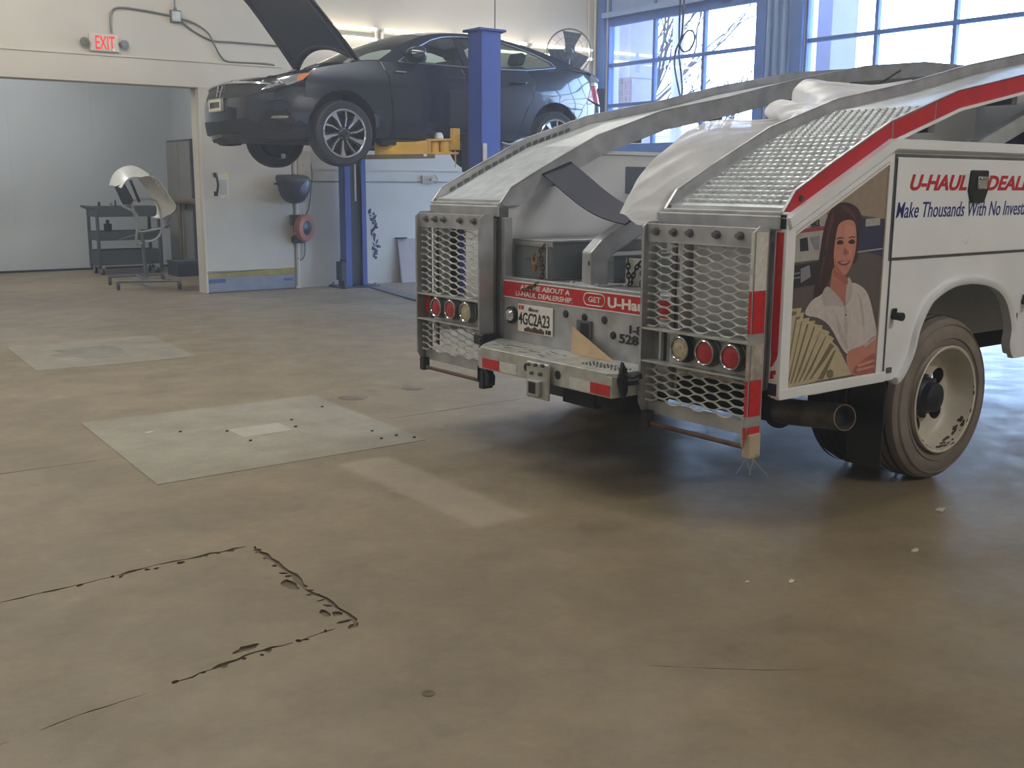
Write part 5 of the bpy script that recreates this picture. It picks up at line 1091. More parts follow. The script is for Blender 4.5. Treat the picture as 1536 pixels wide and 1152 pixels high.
for y, z in ((1.365, .790), (1.220, .787), (1.072, .789), (1.007, .721)):
    b = MB(); b.lathe([(.001, .010), (.012, .010), (.014, .006), (.020, .004), (.020, 0)], (0, y, z), (-1, 0, 0), 12); b.build('bolt', 'lift_dark', rs)
b = MB(); b.box((-.012, 1.160, .688), (-.0, 1.268, .772)); b.box((-.013, 1.172, .698), (-.011, 1.256, .762)); sk = b.build('square_socket', 'steel_d', rs, smooth=0); b = MB(); b.box((-.0145, 1.174, .700), (-.0125, 1.236, .760)); b.build('socket_hole', 'dark', sk, smooth=0)
# bumper step
b = MB()
b.prism([(-.285, .735), (-.285, 1.72), (-.20, 1.80), (.0, 1.93), (.0, .70), (-.25, .70)], (0, 0, .585), (1, 0, 0), (0, 1, 0), (0, 0, .018))
bu = b.build('bumper_step', 'alum', TK, smooth=0, bevel=.003)
b = MB(); b.box((-.285, .705, .490), (-.275, 1.735, .588)); b.prism([(-.285, 1.735), (-.275, 1.735), (-.20, 1.80), (-.207, 1.81)], (0, 0, .490), (1, 0, 0), (0, 1, 0), (0, 0, .1)); b.box((-.285, .70, .490), (-.03, .708, .588)); b.build('bumper_face', 'alum', bu, smooth=0, bevel=.002)
b = MB(); b.box((-.21, .9, .40), (-.16, 1.13, .50)); b.box((-.2, .72, .42), (-.05, 1.0, .49)); b.box((.0, .72, .42), (.06, 1.95, .55)); b.build('bumper_brackets', 'dark', bu, smooth=0)
for ya, yb, mm in ((1.545, 1.697, 'red_tape'), (1.405, 1.545, 'white_tape'), (.845, .993, 'white_tape'), (.712, .845, 'red_tape')):
    b = MB(); b.box((-.2875, ya, .497), (-.2845, yb, .548)); b.build('reflective_strip', mm, bu, smooth=0)
b = MB(); b.box((-.315, 1.115, .412), (-.300, 1.290, .590)); hp_ = b.build('hitch_plate', 'alum', bu, smooth=0, bevel=.012)
b = MB(); b.box((-.335, 1.165, .425), (-.300, 1.262, .505)); b.build('receiver', 'steel', hp_, smooth=0, bevel=.006)
b = MB(); b.box((-.3365, 1.19, .44), (-.3345, 1.243, .495)); b.build('receiver_hole', 'dark', hp_, smooth=0)
for y, z in ((1.265, .575), (1.21, .578), (1.155, .582), (1.24, .535), (1.175, .538)):
    b = MB(); b.cyl((-.315, y, z), (-.327, y, z), .010, n=6); b.build('bolt', 'steel_d', hp_)
for y, z, r in ((1.325, .548, .020), (1.08, .545, .022)):
    b = MB(); b.cyl((-.2845, y, z), (-.2865, y, z), r, n=16); b.build('face_hole', 'dark', bu)
for y in (.97, .87, .77):
    b = MB()
    for i in range(4):
        for j in range(3): b.bar((-.21+.022*i, y-.035+.028*j, .6035), (-.19+.022*i, y-.02+.028*j, .6055), .006, .004)
    stuff(b.build('grip_patch', 'steel_d', bu, smooth=0))
b = MB()
for i in range(16):
    x = rnd.uniform(-.24, -.1); y = rnd.uniform(1.1, 1.72); b.bar((x, y, .6035), (x+rnd.uniform(-.02, .02), y+rnd.uniform(.03, .09), .6045), .005, .002)
stuff(b.build('step_scuffs', 'steel_d', bu, smooth=0))
b = MB(); b.prism([(-.235, .655), (-.205, .600), (-.205, .515), (-.225, .485), (-.255, .57)], (0, .680, 0), (1, 0, 0), (0, 0, 1), (0, .018, 0)); b.tube(spline([(-.22, .69, .60), (-.20, .66, .585), (-.17, .645, .60), (-.15, .655, .58)], 5), .009, n=6); b.bar((-.22, .70, .55), (-.16, .66, .56), .018, .018); b.build('safety_hook', 'lift_dark', bu)
# rear wheels
def truck_wheel(sd, y_out, name='tyre'):
    x, z, r = 1.318, .408, .408; ax = (0, sd, 0); c = (x, y_out, z)
    f = MB(); f.lathe([(.262, -.225), (.30, -.238), (.36, -.235), (.392, -.215), (.405, -.17), (.408, -.12), (.405, -.06), (.396, -.025), (.380, -.010), (.345, .002), (.31, .0), (.285, -.008), (.266, -.016), (.258, -.03)], c, ax, 64, closed=True)
    t = f.build(name, 'rubber' if .1 > abs(y_out-.035) or .1 > abs(y_out-2.595) else 'rubber_car', TK, smooth=30)  # inner tyres take darker rubber to stand in for shade
    f = MB()
    for h in (-.055, -.095, -.135, -.175): f.lathe([(.4045, h-.004), (.4095, h-.004), (.4095, h+.004), (.4045, h+.004)], c, ax, 64, closed=True)
    f = MB()
    for rr, h in ((.372, -.0055), (.368, -.004), (.305, .0005)): f.lathe([(rr-.003, h), (rr, h+.004), (rr+.003, h)], c, ax, 64)
    f.build('sidewall_ribs', 'rubber', t)
    for h in (-.065, -.11, -.155, -.195):
        f = MB(); f.lathe([(.4068, h-.006), (.4089, h-.006), (.4089, h+.006), (.4068, h+.006)], c, ax, 64, closed=True); f.build('tread_groove', 'dark', t)
    return t, x, z
for sd, yo, s in ((-1, .035, 1), (1, 2.595, -1)):
    t, x, z = truck_wheel(sd, yo)
    truck_wheel(sd, yo+s*.30)
    ax = (0, sd, 0); c = (x, yo, z)
    RM = M.get('rim_white') or mat('rim_white', (196, 190, 178), .4, var=.08, scale=9); M['rim_white'] = RM
    f = MB(); f.lathe([(.262, -.03), (.262, .004), (.268, .010), (.262, .014), (.254, .010), (.248, -.01), (.244, -.05), (.232, -.075), (.226, -.095), (.206, -.110)], c, ax, 64); rim = f.build('rim', RM, t, smooth=40)
    # disc with hand holes
    hol = []
    for k in range(5):
        a = 2*PI*k/5+.62; hol.append([(.148*math.cos(a)+.046*math.cos(2*PI*i/14)*1.0, .148*math.sin(a)+.046*math.sin(2*PI*i/14)) for i in range(14)])
    ring = [(.206*math.cos(2*PI*i/48), .206*math.sin(2*PI*i/48)) for i in range(48)]
    inner = [(.085*math.cos(2*PI*i/28), .085*math.sin(2*PI*i/28)) for i in range(28)]
    v, fc = cdt(ring, hol+[inner], .03); f = MB()
    f.add([Vector((x+p.x, yo+s*(.110+.018*min(1, (.206-p.length)/.1)), z+p.y)) for p in v], fc); f.build('wheel_disc', RM, rim, smooth=40, solid=.006)
    f = MB(); f.lathe([(.10, -.16), (.10, -.112), (.086, -.085), (.078, -.08), (.072, -.045), (.055, -.036), (.001, -.034)], c, ax, 24); f.build('hub', 'lift_dark', rim)
    for k in range(8):
        a = 2*PI*k/8; f = MB(); f.cyl((x+.10*math.cos(a), yo+s*.132, z+.10*math.sin(a)), (x+.10*math.cos(a), yo+s*.098, z+.10*math.sin(a)), .013, n=6); f.build('wheel_nut', 'rust', rim)
    f = MB(); rr_ = random.Random(3)
    def on_barrel(a, r, h, sz, seed):   # thin rust flake following the dish
        q = []
        for (px_, py_) in blob(0, 0, sz, sz*.6, seed, 0, 7): q.append(Vector((x+(r)*math.cos(a+px_/r), yo-sd*(-h)*-1 if False else yo+sd*(h+py_), z+r*math.sin(a+px_/r))))
        f.add(q, [tuple(range(len(q)))])
    for i in range(60):
        a = R(rr_.uniform(215, 330)); h = rr_.uniform(-.045, .0); on_barrel(a, .2465+.08*min(0, h+.01), h, rr_.uniform(.005, .018), 500+i)
    for i in range(9):
        a = R(rr_.uniform(225, 380)); on_barrel(a, .2525, .006, rr_.uniform(.008, .016), 600+i)
    stuff(f.build('rust_flakes', 'rust', rim, smooth=0, fix=False))
b = MB(); b.box((.835, .05, .125), (.847, .24, .57)); b.build('mud_flap', 'black', TK, smooth=0)
b = MB(); b.box((.745, 2.03, .125), (.757, 2.58, .57)); b.build('mud_flap', 'black', TK, smooth=0)
# exhaust
b = MB(); a_ = Vector((.80, .62, .315)); c_ = Vector((.655, .13, .385)); d_ = (c_-a_)
b.lathe([(.062, 0), (.066, .02), (.063, d_.length), (.057, d_.length), (.056, .1)], a_, d_, 24); ex = b.build('exhaust_pipe', 'exhaust', TK)
b = MB(); b.lathe([(.090, -.012), (.09, .0), (.060, .004), (.06, -.012)], a_, d_, 20, closed=True); b.cyl(a_+Vector((0, .5, -.02)), a_, .05); b.build('pipe_flange', 'dark', ex)
b = MB(); b.cyl(a_+d_*.05, a_+d_*.90, .055); b.build('pipe_bore', 'dark', ex)
# ------------------------------------------------------------------ loose things on the truck (placed in truck coordinates, top-level)
TM = Matrix.Translation((3.46915, 2.90395, 0))@Matrix.Rotation(TY, 4, 'Z')
def on_truck(o, loc=(0, 0, 0), rz=0): o.matrix_world = TM@Matrix.Translation(loc)@Matrix.Rotation(rz, 4, 'Z'); return o
def steel_box(name, label, x0, x1, y0, y1, z0, z1, lid=True, m='boxgreen', lidm='boxgreen'):
    cx, cy = (x0+x1)/2, (y0+y1)/2; e = thing(name, label, 'box'); on_truck(e, (cx, cy, z0)); w, d, h = (x1-x0)/2, (y1-y0)/2, z1-z0
    b = MB(); t = .012
    b.box((-w, -d, 0), (w, d, t)); b.box((-w, -d, t), (w, -d+t, h)); b.box((-w, d-t, t), (w, d, h)); b.box((-w, -d+t, t), (-w+t, d-t, h)); b.box((w-t, -d+t, t), (w, d-t, h)); b.build('body', m, e, smooth=0, bevel=.003)
    if lid:
        b = MB(); b.box((-w-.008, -d-.008, h), (w+.008, d+.008, h+.012)); b.box((-w-.008, -d-.008, h-.025), (-w, d+.008, h)); b.build('lid', lidm, e, smooth=0, bevel=.003)
        b = MB(); b.tube([(-w-.006, -.03, h*.55), (-w-.025, -.03, h*.55), (-w-.025, .03, h*.55), (-w-.006, .03, h*.55)], .006, n=6); b.build('handle', 'steel_d', e)
    return e
steel_box('steel_box', 'tall grey-green steel box with a bright rim at the left of the truck bed', .10, .95, 1.60, 1.93, .936, 1.135, True, 'boxgreen', 'steel')
steel_box('steel_box', 'small grey steel box just left of the bent boom', .30, .70, 1.34, 1.555, .936, 1.065)
steel_box('steel_box', 'grey steel box right of the bent boom, behind the right gate', .34, .85, .62, 1.05, .936, 1.075)
b = MB()
pth = [Vector((.12, 1.285, .936)), Vector((.12, 1.285, 1.085)), Vector((.16, 1.272, 1.13)), Vector((.95, 1.00, 1.66))]
def chan(b, path, w, h, t):
    n = len(path)
    for i in range(n-1):
        b.bar(path[i], path[i+1], w, h, (1, 0, 0) if i == 0 else (-.5, 0, .8))
b2_ = MB(); prof = [(-.055, -.05), (.055, -.05), (.055, .05), (-.055, .05)]
b2_.sweep(pth, prof, (.28, .96, 0)); e = bpy.data.objects.new('boom', None); COL.objects.link(e); e.parent = TK; e['label'] = 'bent grey steel channel boom bolted to the truck bed'
b2_.build('channel', 'steel', e, smooth=0, bevel=.008)
for y in (1.19, 1.38):
    b = MB(); b.lathe([(.001, .02), (.012, .02), (.014, .01), (.014, 0)], (.05, y, .936), (0, 0, 1), 8); b.build('bolt', 'chrome', e)
b = MB(); b.box((.03, 1.17, .936), (.21, 1.40, .944)); b.build('foot_plate', 'steel', e, smooth=0)
b = MB(); b.cyl((.06, 1.26, 1.05), (.075, 1.26, 1.05), .012); b.build('pin', 'dark', e)
def chain(label, pts, link=.020, r=.0042, m='rust', hook=None):
    e = thing('chain', label, 'chain'); on_truck(e); P = spline(pts, 10); L_ = [0]
    for a, c in zip(P, P[1:]): L_.append(L_[-1]+(c-a).length)
    n = int(L_[-1]/(link*1.25))
    for i in range(n):
        s = (i+.5)*L_[-1]/n; k = max(j for j in range(len(L_)) if L_[j] <= s); k = min(k, len(P)-2); t = (s-L_[k])/max(1e-6, L_[k+1]-L_[k]); p = P[k].lerp(P[k+1], t); d = (P[k+1]-P[k]).normalized()
        x = d.orthogonal().normalized(); y = d.cross(x)
        if i % 2: x = y
        q = [p+d*(link*.95*math.cos(2*PI*j/10))+x*(link*.5*math.sin(2*PI*j/10)) for j in range(10)]
        b = MB(); b.tube(q, r, n=5, closed=True); b.build('chain_link', m, e)
    return e
ch = chain('rusty chain with a brass hook hanging beside the tall steel box', [(.09, 1.66, 1.125), (.075, 1.67, 1.08), (.07, 1.645, 1.0), (.06, 1.64, .95), (.0, 1.60, .925), (-.012, 1.66, .90), (-.012, 1.70, .885)], .018)
b = MB(); b.tube(spline([(.06, 1.70, 1.08), (.055, 1.715, 1.045), (.055, 1.70, 1.02), (.055, 1.675, 1.03), (.055, 1.68, 1.06)], 6), .008, n=8); b.cyl((.055, 1.695, 1.015), (.055, 1.695, .98), .014, .010); b.build('hook', mat('brass_hook', (150, 118, 84), .4, .6, var=.2), ch)
b = MB(); b.cyl((.072, 1.61, .95), (.072, 1.612, 1.13), .007, n=8); tag(b.build('steel_rod', 'chrome'), 'thin bright rod upright beside the hanging chain', 'rod').matrix_world = TM
chain('dark chain draped over the deck right of the bent boom', [(.23, 1.16, 1.07), (.225, 1.15, 1.0), (.22, 1.13, .95), (.225, 1.10, 1.02), (.23, 1.07, 1.06), (.225, 1.05, 1.0), (.21, 1.04, .95)], .018, .0042, 'lift_dark')
b = MB(); b.box((.25, 1.08, .936), (.26, 1.20, 1.075)); b.box((.25, 1.08, .936), (.32, 1.20, .944))
o = tag(b.build('pale_bracket', 'lamp_white', smooth=0, bevel=.003), 'pale upright bracket behind the dark chain', 'bracket'); o.matrix_world = TM
# folded cardboard piece standing on the bumper step
b = MB(); b.add([(-.02, 1.285, .735), (-.03, 1.285, .605), (-.06, 1.16, .604), (-.055, .93, .6045), (-.032, 1.14, .68)], [(0, 1, 2, 4), (4, 2, 3)]); o = b.build('cardboard_piece', 'card', smooth=0, solid=.004); tag(o, 'tan folded cardboard piece on the bumper step under the square socket', 'cardboard').matrix_world = TM
# wide dark strap sagging between the ramps
def strap(a, v):
    p0 = Vector((.285+.205*v, 1.925, 1.492+.070*v)); p1 = Vector((-.13+.10*v, .80, 1.262+.055*v)); p = p0.lerp(p1, a); s = math.sin(PI*a); s2 = math.sin(PI*min(1, a*1.5)**.8)
    p.z += -.045*s+.02*(v-.5)*s; p.x += .05*s*(1-a)
    return p
b = MB(); b.grid(strap, 18, 5); o = b.build('rubber_strap', 'navy_strap', smooth=60, solid=.008); tag(o, 'wide dark strap sagging from the left ramp to under the plastic sheet', 'strap').matrix_world = TM
# white plastic film
def film(name, label, fn, nu, nv, seed, amp=.012):
    rr = random.Random(seed); ph = [(rr.uniform(4, 13), rr.uniform(4, 13), rr.uniform(0, 6), rr.uniform(-1, 1)) for _ in range(9)]
    def g(a, v):
        p = fn(a, v); w = sum(k[3]*(1-2*abs(math.sin(k[0]*a*1.4+k[1]*v*.8+k[2]))) for k in ph)/3; edge = min(1, 6*v)
        return p+Vector((-.5, -.5, .7))*amp*w*edge
    b = MB(); b.grid(g, nu, nv); o = b.build(name, 'sheet', smooth=180, solid=.002); tag(o, label, 'plastic sheet'); o.matrix_world = TM
    o.modifiers.new('sub', 'SUBSURF').render_levels = 1
    return o
TOPC = [(-.17, .80, 1.315), (-.06, .84, 1.42), (.02, .86, 1.50), (.16, .88, 1.585), (.33, .88, 1.695), (.52, .86, 1.752), (.68, .82, 1.755), (.80, .74, 1.752)]
BOTC = [(-.13, .73, 1.262), (-.04, .70, 1.262), (.04, .69, 1.33), (.20, .688, 1.475), (.38, .688, 1.56), (.55, .688, 1.64), (.68, .688, 1.69), (.80, .70, 1.735)]
tc_ = spline(TOPC, 6); bc_ = spline(BOTC, 6)
def f1(a, v):
    i = a*(len(tc_)-1); k = min(int(i), len(tc_)-2); t = i-k; p = bc_[k].lerp(bc_[k+1], t); q = tc_[k].lerp(tc_[k+1], t); r = p.lerp(q, v); bul = math.sin(PI*v)*.012; return r+Vector((-bul, -bul*.6, bul))
film('plastic_sheet', 'white plastic film draped along the inner edge of the right ramp', f1, 60, 20, 3, .014)
TOP2 = [(.98, .90, 1.745), (1.0, .98, 1.80), (1.07, 1.0, 1.862), (1.17, 1.0, 1.878), (1.21, .98, 1.85), (1.235, .99, 1.93), (1.33, 1.0, 1.988), (1.46, 1.0, 1.998), (1.58, .98, 1.985), (1.72, .90, 1.968), (1.90, .75, 1.985)]
BOT2 = [(.88, .690, 1.765), (.93, .69, 1.785), (.98, .69, 1.80), (1.05, .69, 1.82), (1.12, .69, 1.843), (1.2, .69, 1.868), (1.3, .69, 1.888), (1.42, .69, 1.912), (1.55, .69, 1.936), (1.7, .69, 1.963), (1.88, .70, 1.998)]
t2 = spline(TOP2, 5); b2c = spline(BOT2, 5)
def f2(a, v):
    i = a*(len(t2)-1); k = min(int(i), len(t2)-2); t = i-k; p = b2c[k].lerp(b2c[k+1], t); q = t2[k].lerp(t2[k+1], t); r = p.lerp(q, v); bul = math.sin(PI*v)*.012; return r+Vector((-bul, -bul, bul*.4))
film('plastic_sheet', 'second billow of white plastic film farther up the right ramp', f2, 60, 16, 7, .016)
b = MB(); b.tube([(2.66, 1.30, 2.15), (2.5, 1.3, 2.08), (2.29, 1.3, 2.0), (2.0, 1.25, 1.96), (2.66, 1.6, 2.14)][:4], .007, n=6); o = tag(b.build('steel_cable', 'wire'), 'thin dark cable slanting above the far plastic film', 'cable'); o.matrix_world = TM

# ------------------------------------------------------------------ things on the back wall
WY = BY
e = thing('exit_sign', 'red EXIT sign with two emergency lamp heads on the back wall', 'sign', (3.935, WY, 3.06), 0)
b = MB(); b.box((-.175, -.055, -.105), (.175, 0, .105)); b.build('housing', 'exit_white', e, smooth=0, bevel=.02)
text('lettering', 'EXIT', 'exit_red', e, (-.105, -.056, -.078), (1, 0, 0), (0, 0, 1), .225, .155, 0, .008, depth=.004)
for s in (-1, 1):
    b = MB(); b.lathe([(.001, .0), (.035, .005), (.052, .04), (.055, .065), (.048, .068), (.001, .060)], (s*.215, -.02, .0), (s*.35, -1, -.15), 16); lh = b.build('lamp_head', 'conduit', e)
    b = MB(); b.cyl((s*.17, -.03, 0), (s*.215, -.025, 0), .014); b.build('lamp_arm', 'conduit', lh)
b = MB(); b.lathe([(.001, .02), (.02, .02), (.024, 0)], (.10, -.055, -.08), (0, -1, 0), 8); b.cyl((.20, -.03, -.13), (.24, -.03, -.15), .01); b.build('test_button', 'lamp_white', e)
e = thing('junction_box', 'small grey junction box on the wall where three cables meet', 'junction box', (4.82, WY, 3.44))
b = MB(); b.box((-.065, -.06, -.075), (.065, 0, .075)); b.cyl((0, -.03, .075), (0, -.03, .11), .02); b.build('box', 'conduit', e, bevel=.01)
b = MB(); b.box((-.05, -.064, -.055), (.05, -.06, .055)); b.build('cover', 'steel', e, smooth=0)
def cable(name, label, pts, r=.010, m='conduit', cat='cable', n=8): b = MB(); b.tube(spline(pts, n), r, n=8); return tag(b.build(name, m), label, cat)
y_ = WY-.02
cable('wall_cable', 'grey cable arching from the exit sign to the junction box', [(4.035, y_, 3.18), (4.03, y_, 3.27), (4.04, y_, 3.40), (4.10, y_, 3.47), (4.22, y_, 3.485), (4.45, y_, 3.475), (4.76, y_, 3.445)], .013)
cable('wall_cable', 'grey cable sagging right from the junction box towards the hood', [(4.88, y_, 3.40), (5.0, y_, 3.31), (5.18, y_, 3.22), (5.32, y_, 3.185), (5.55, y_, 3.19), (6.0, y_, 3.19), (6.5, y_, 3.19)], .012)
cable('wall_cable', 'grey cable dropping from the junction box to the wall ledge', [(4.89, y_-.015, 3.415), (5.05, y_-.015, 3.38), (5.22, y_-.015, 3.28), (5.30, y_-.015, 3.14), (5.38, y_-.015, 3.00), (5.47, y_-.015, 2.945), (5.7, y_-.015, 2.945), (5.95, y_-.02, 2.95), (6.1, y_-.02, 2.94)], .012)
b = MB(); b.cyl((4.82, y_, 3.55), (4.82, y_, CEIL_Z), .010, n=8); tag(b.build('conduit', 'conduit'), 'thin vertical conduit rising from the junction box', 'conduit')
# wall fluorescents behind the car
for i in range(4):
    x0 = 6.42+1.29*i
    e = thing('wall_fluorescent', ['lit fluorescent fixture showing just above the open hood', 'lit fluorescent fixture starting above the windshield', 'lit fluorescent fixture hidden mostly by the car roof', 'lit fluorescent fixture behind the round fan'][i], 'light', (x0+.6, WY, 3.44), 0, 'fluorescent fixtures along the back wall')
    b = MB(); b.box((-.61, -.045, -.028), (.61, 0, .028)); b.build('housing', 'conduit', e, smooth=0, bevel=.006)
    for z in (-.068, .068):
        b = MB(); b.cyl((-.58, -.085, z), (.58, -.085, z), .021, n=14); tb_ = b.build('tube', 'fluor', e)
        for s in (-1, 1): b = MB(); b.box((s*.60-.02, -.10, z-.02), (s*.60+.02, -.03, z+.02)); b.box((s*.60-.02, -.06, min(z, 0)), (s*.60+.02, -.03, max(z, 0))); b.build('lamp_holder', 'lamp_white', tb_, smooth=0)
# wall fan
e = thing('wall_fan', 'round caged fan high on the wall behind the car boot', 'fan', (10.70, 13.30, 3.39), R(-38))
b = MB()
for r, y in ((.335, 0), (.335, -.06), (.22, -.085), (.12, -.095)): b.tube([(r*math.cos(2*PI*i/40), y, r*math.sin(2*PI*i/40)) for i in range(40)], .009 if r > .3 else .003, n=6, closed=True)
for i in range(20):
    a = 2*PI*i/20; b.tube([(.06*math.cos(a), -.10, .06*math.sin(a)), (.22*math.cos(a), -.085, .22*math.sin(a)), (.335*math.cos(a), -.03, .335*math.sin(a))], .0022, n=4)
b.build('cage', 'conduit', e)
for k in range(3):
    a = R(80+120*k); f = MB()
    f.grid(lambda u, v: Vector((((.06+.23*u)*math.cos(a)-(v-.5)*(.12+.17*u)*math.sin(a)), -.04+.05*(v-.5), ((.06+.23*u)*math.sin(a)+(v-.5)*(.12+.17*u)*math.cos(a)))), 4, 4); f.build('blade', 'fan', e, solid=.004)
b = MB(); b.lathe([(.001, -.09), (.05, -.08), (.07, -.03), (.085, .03), (.08, .16), (.001, .17)], (0, 0, 0), (0, 1, 0), 18); b.build('motor', 'fan', e)
b = MB(); b.bar((0, .12, -.02), (0, .46, -.02), .06, .06); b.bar((0, .10, -.05), (-.02, .05, -.45), .04, .04); b.box((-.1, .43, -.16), (.1, .46, .14)); b.build('mount', 'fan', e, smooth=0)
# navy shell, cord reel, electrical box
e = thing('hanging_shell', 'dark navy rounded shell with a pointed corner hanging on the wall', 'shell', (6.24, WY-.20, 1.35))
def shellp(a, v):
    t = -PI*.5+PI*a; p = PI*v
    OUT = [(-.245, .175), (-.21, .02), (-.15, -.12), (-.05, -.19), (.08, -.19), (.18, -.10), (.23, .03), (.235, .13), (.18, .18), (0, .185)]
    return None
OUT = [(-.245, .165), (-.225, .04), (-.18, -.10), (-.10, -.18), (.03, -.20), (.14, -.165), (.215, -.05), (.235, .08), (.20, .165), (.05, .185), (-.12, .18)]
oc = spline([Vector((p[0], 0, p[1])) for p in OUT], 4, True); b = MB(); rings = 7; n_ = len(oc); vs_ = []
for i in range(rings+1):
    t = i/rings; s = math.cos(t*PI/2)**.7 if i < rings else 0; d = -.17*math.sin(t*PI/2)
    for p in oc: vs_.append(Vector((p.x*max(s, .001), d, p.z*max(s, .001))))
b.add(vs_, [(i*n_+j, i*n_+(j+1) % n_, (i+1)*n_+(j+1) % n_, (i+1)*n_+j) for i in range(rings) for j in range(n_)]); b.build('shell', 'navy_shell', e, smooth=60)
b = MB(); b.cyl((-.235, -.02, .06), (-.275, -.03, .06), .014, n=8); b.cyl((.2, 0, .12), (.26, 0, .10), .008, n=6); b.cyl((0, .0, .15), (0, .20, .18), .012, n=8); b.build('peg', 'lift_dark', e)
b = MB(); b.bar((.03, -.168, .0), (.14, -.135, .04), .012, .012); b.bar((.10, -.150, .10), (.16, -.12, .06), .008, .008); b.build('painted_highlight', 'steel_d', e, smooth=0)  # grey bars imitate highlights on the curved shell
e = thing('cord_reel', 'orange and black cord reel hanging on the wall by the white pipe', 'reel', (6.42, WY-.11, .82))
b = MB(); b.lathe([(.10, -.05), (.17, -.045), (.185, -.02), (.185, .03), (.17, .05), (.10, .055)], (0, 0, 0), (.55, -1, 0), 28, closed=True); b.build('drum', 'orange', e)
b = MB(); b.lathe([(.001, .07), (.07, .068), (.10, .05), (.10, -.03)], (0, 0, 0), (.55, -1, 0), 22); b.build('hub', 'navy_shell', e)
b = MB(); b.box((-.19, -.04, .04), (-.05, .10, .18)); b.box((-.17, -.04, -.20), (-.02, .10, -.11)); b.box((-.14, .06, -.2), (-.06, .11, .18)); b.build('bracket', 'black', e, bevel=.01)
b = MB(); b.prism([(-.17, -.08), (-.11, -.08), (-.12, .03), (-.16, -.02)], (0, -.05, 0), (1, 0, 0), (0, 0, 1), (0, .01, 0)); b.build('white_tag', 'label_white', e, smooth=0)
e = thing('electrical_box', 'beige electrical box on the wall below the far front tyre', 'electrical box', (6.47, WY, 1.66))
b = MB(); b.box((-.10, -.07, -.19), (.10, 0, .19)); b.build('box', 'beige', e, bevel=.008)
b = MB(); b.cyl((0, -.07, .0), (0, -.085, 0), .02, n=10); b.box((-.085, -.074, -.17), (.085, -.07, .17)); b.build('cover', 'beige', e, smooth=0)
cable('power_cord', 'thin dark cord looping from the electrical box down to the cord reel', [(6.57, WY-.03, 1.78), (6.60, WY-.03, 1.55), (6.58, WY-.03, 1.35), (6.54, WY-.03, 1.1), (6.48, WY-.03, .98)], .007, 'wire')
cable('power_cord', 'thin dark cord hanging in a loop below the cord reel', [(6.46, WY-.04, .66), (6.46, WY-.03, .48), (6.43, WY-.03, .40), (6.37, WY-.05, .385), (6.34, WY-.06, .42)], .007, 'wire')
e = thing('wall_calendar', 'small paper calendar sheet taped on the sliding door', 'calendar', (5.32, BY-.067, 1.38))
b = MB(); b.box((-.055, -.003, -.15), (.075, 0, .15)); b.build('sheet', 'paper', e, smooth=0)
b = MB(); b.box((.0, -.004, .10), (.06, -.001, .175)); b.box((.045, -.005, -.17), (.085, -.001, -.10)); b.build('yellow_note', 'pale_yellow', e, smooth=0)
b = MB()
for i in range(9):
    for j in range(5): b.box((-.045+.02*j, -.0042, -.11+.022*i), (-.033+.02*j, -.0030, -.10+.022*i))
stuff(b.build('printed_rows', 'steel_d', e, smooth=0))
e = thing('pull_handle', 'black curved pull handle on the sliding door edge', 'handle', (5.22, BY-.066, 1.40))
b = MB(); b.tube(spline([(0, 0, .12), (0, -.045, .10), (.012, -.06, 0), (0, -.045, -.10), (0, 0, -.12)], 6), .016, n=8); b.build('grip', 'black', e)
for z in (-.12, .12): b = MB(); b.box((-.025, -.008, z-.03), (.025, 0, z+.03)); b.build('mount', 'black', e, bevel=.003)
b = MB(); b.bar((7.93, WY-.13, 0), (7.93, WY-.02, .62), .012, .02); b.add([(7.94, WY-.14, 0), (8.60, WY-.14, 0), (8.60, WY-.02, .63), (7.94, WY-.02, .63), (7.94, WY-.12, 0), (8.60, WY-.12, 0), (8.60, WY-.001, .63), (7.94, WY-.001, .63)], [(0,1,2,3), (7,6,5,4), (0,4,5,1), (1,5,6,2), (2,6,7,3), (3,7,4,0)]); tag(b.build('leaning_board', 'board', smooth=0, bevel=.003), 'tan board leaning against the wall right of the far lift column', 'board')
b = MB(); b.box((7.90, WY-.05, .63), (8.08, WY-.0, .65)); tag(b.build('wall_hook', 'black', bevel=.004), 'small black ledge on the wall above the leaning board', 'hook')
# hanging cord in front of the left window: down, round a tied loop, and back up
X_ = 10.95
cable('extension_cord', 'dark cord hanging in a tied loop in front of the left window', [(X_, 11.20, CEIL_Z), (X_, 11.19, 4.4), (X_, 11.20, 3.6), (X_, 11.18, 3.32), (X_, 11.10, 3.22), (X_, 10.98, 3.24), (X_, 10.90, 3.36), (X_, 10.94, 3.47), (X_, 11.05, 3.48), (X_, 11.16, 3.36), (X_, 11.19, 3.20), (X_, 11.14, 2.95), (X_, 11.10, 2.70), (X_, 11.13, 2.62), (X_, 11.20, 2.80), (X_, 11.27, 3.05), (X_, 11.26, 3.22), (X_-.03, 11.19, 3.30), (X_-.03, 11.12, 3.42), (X_-.03, 11.10, 3.7), (X_-.03, 11.09, 4.3), (X_-.03, 11.10, CEIL_Z)], .013, 'wire', 'cord')

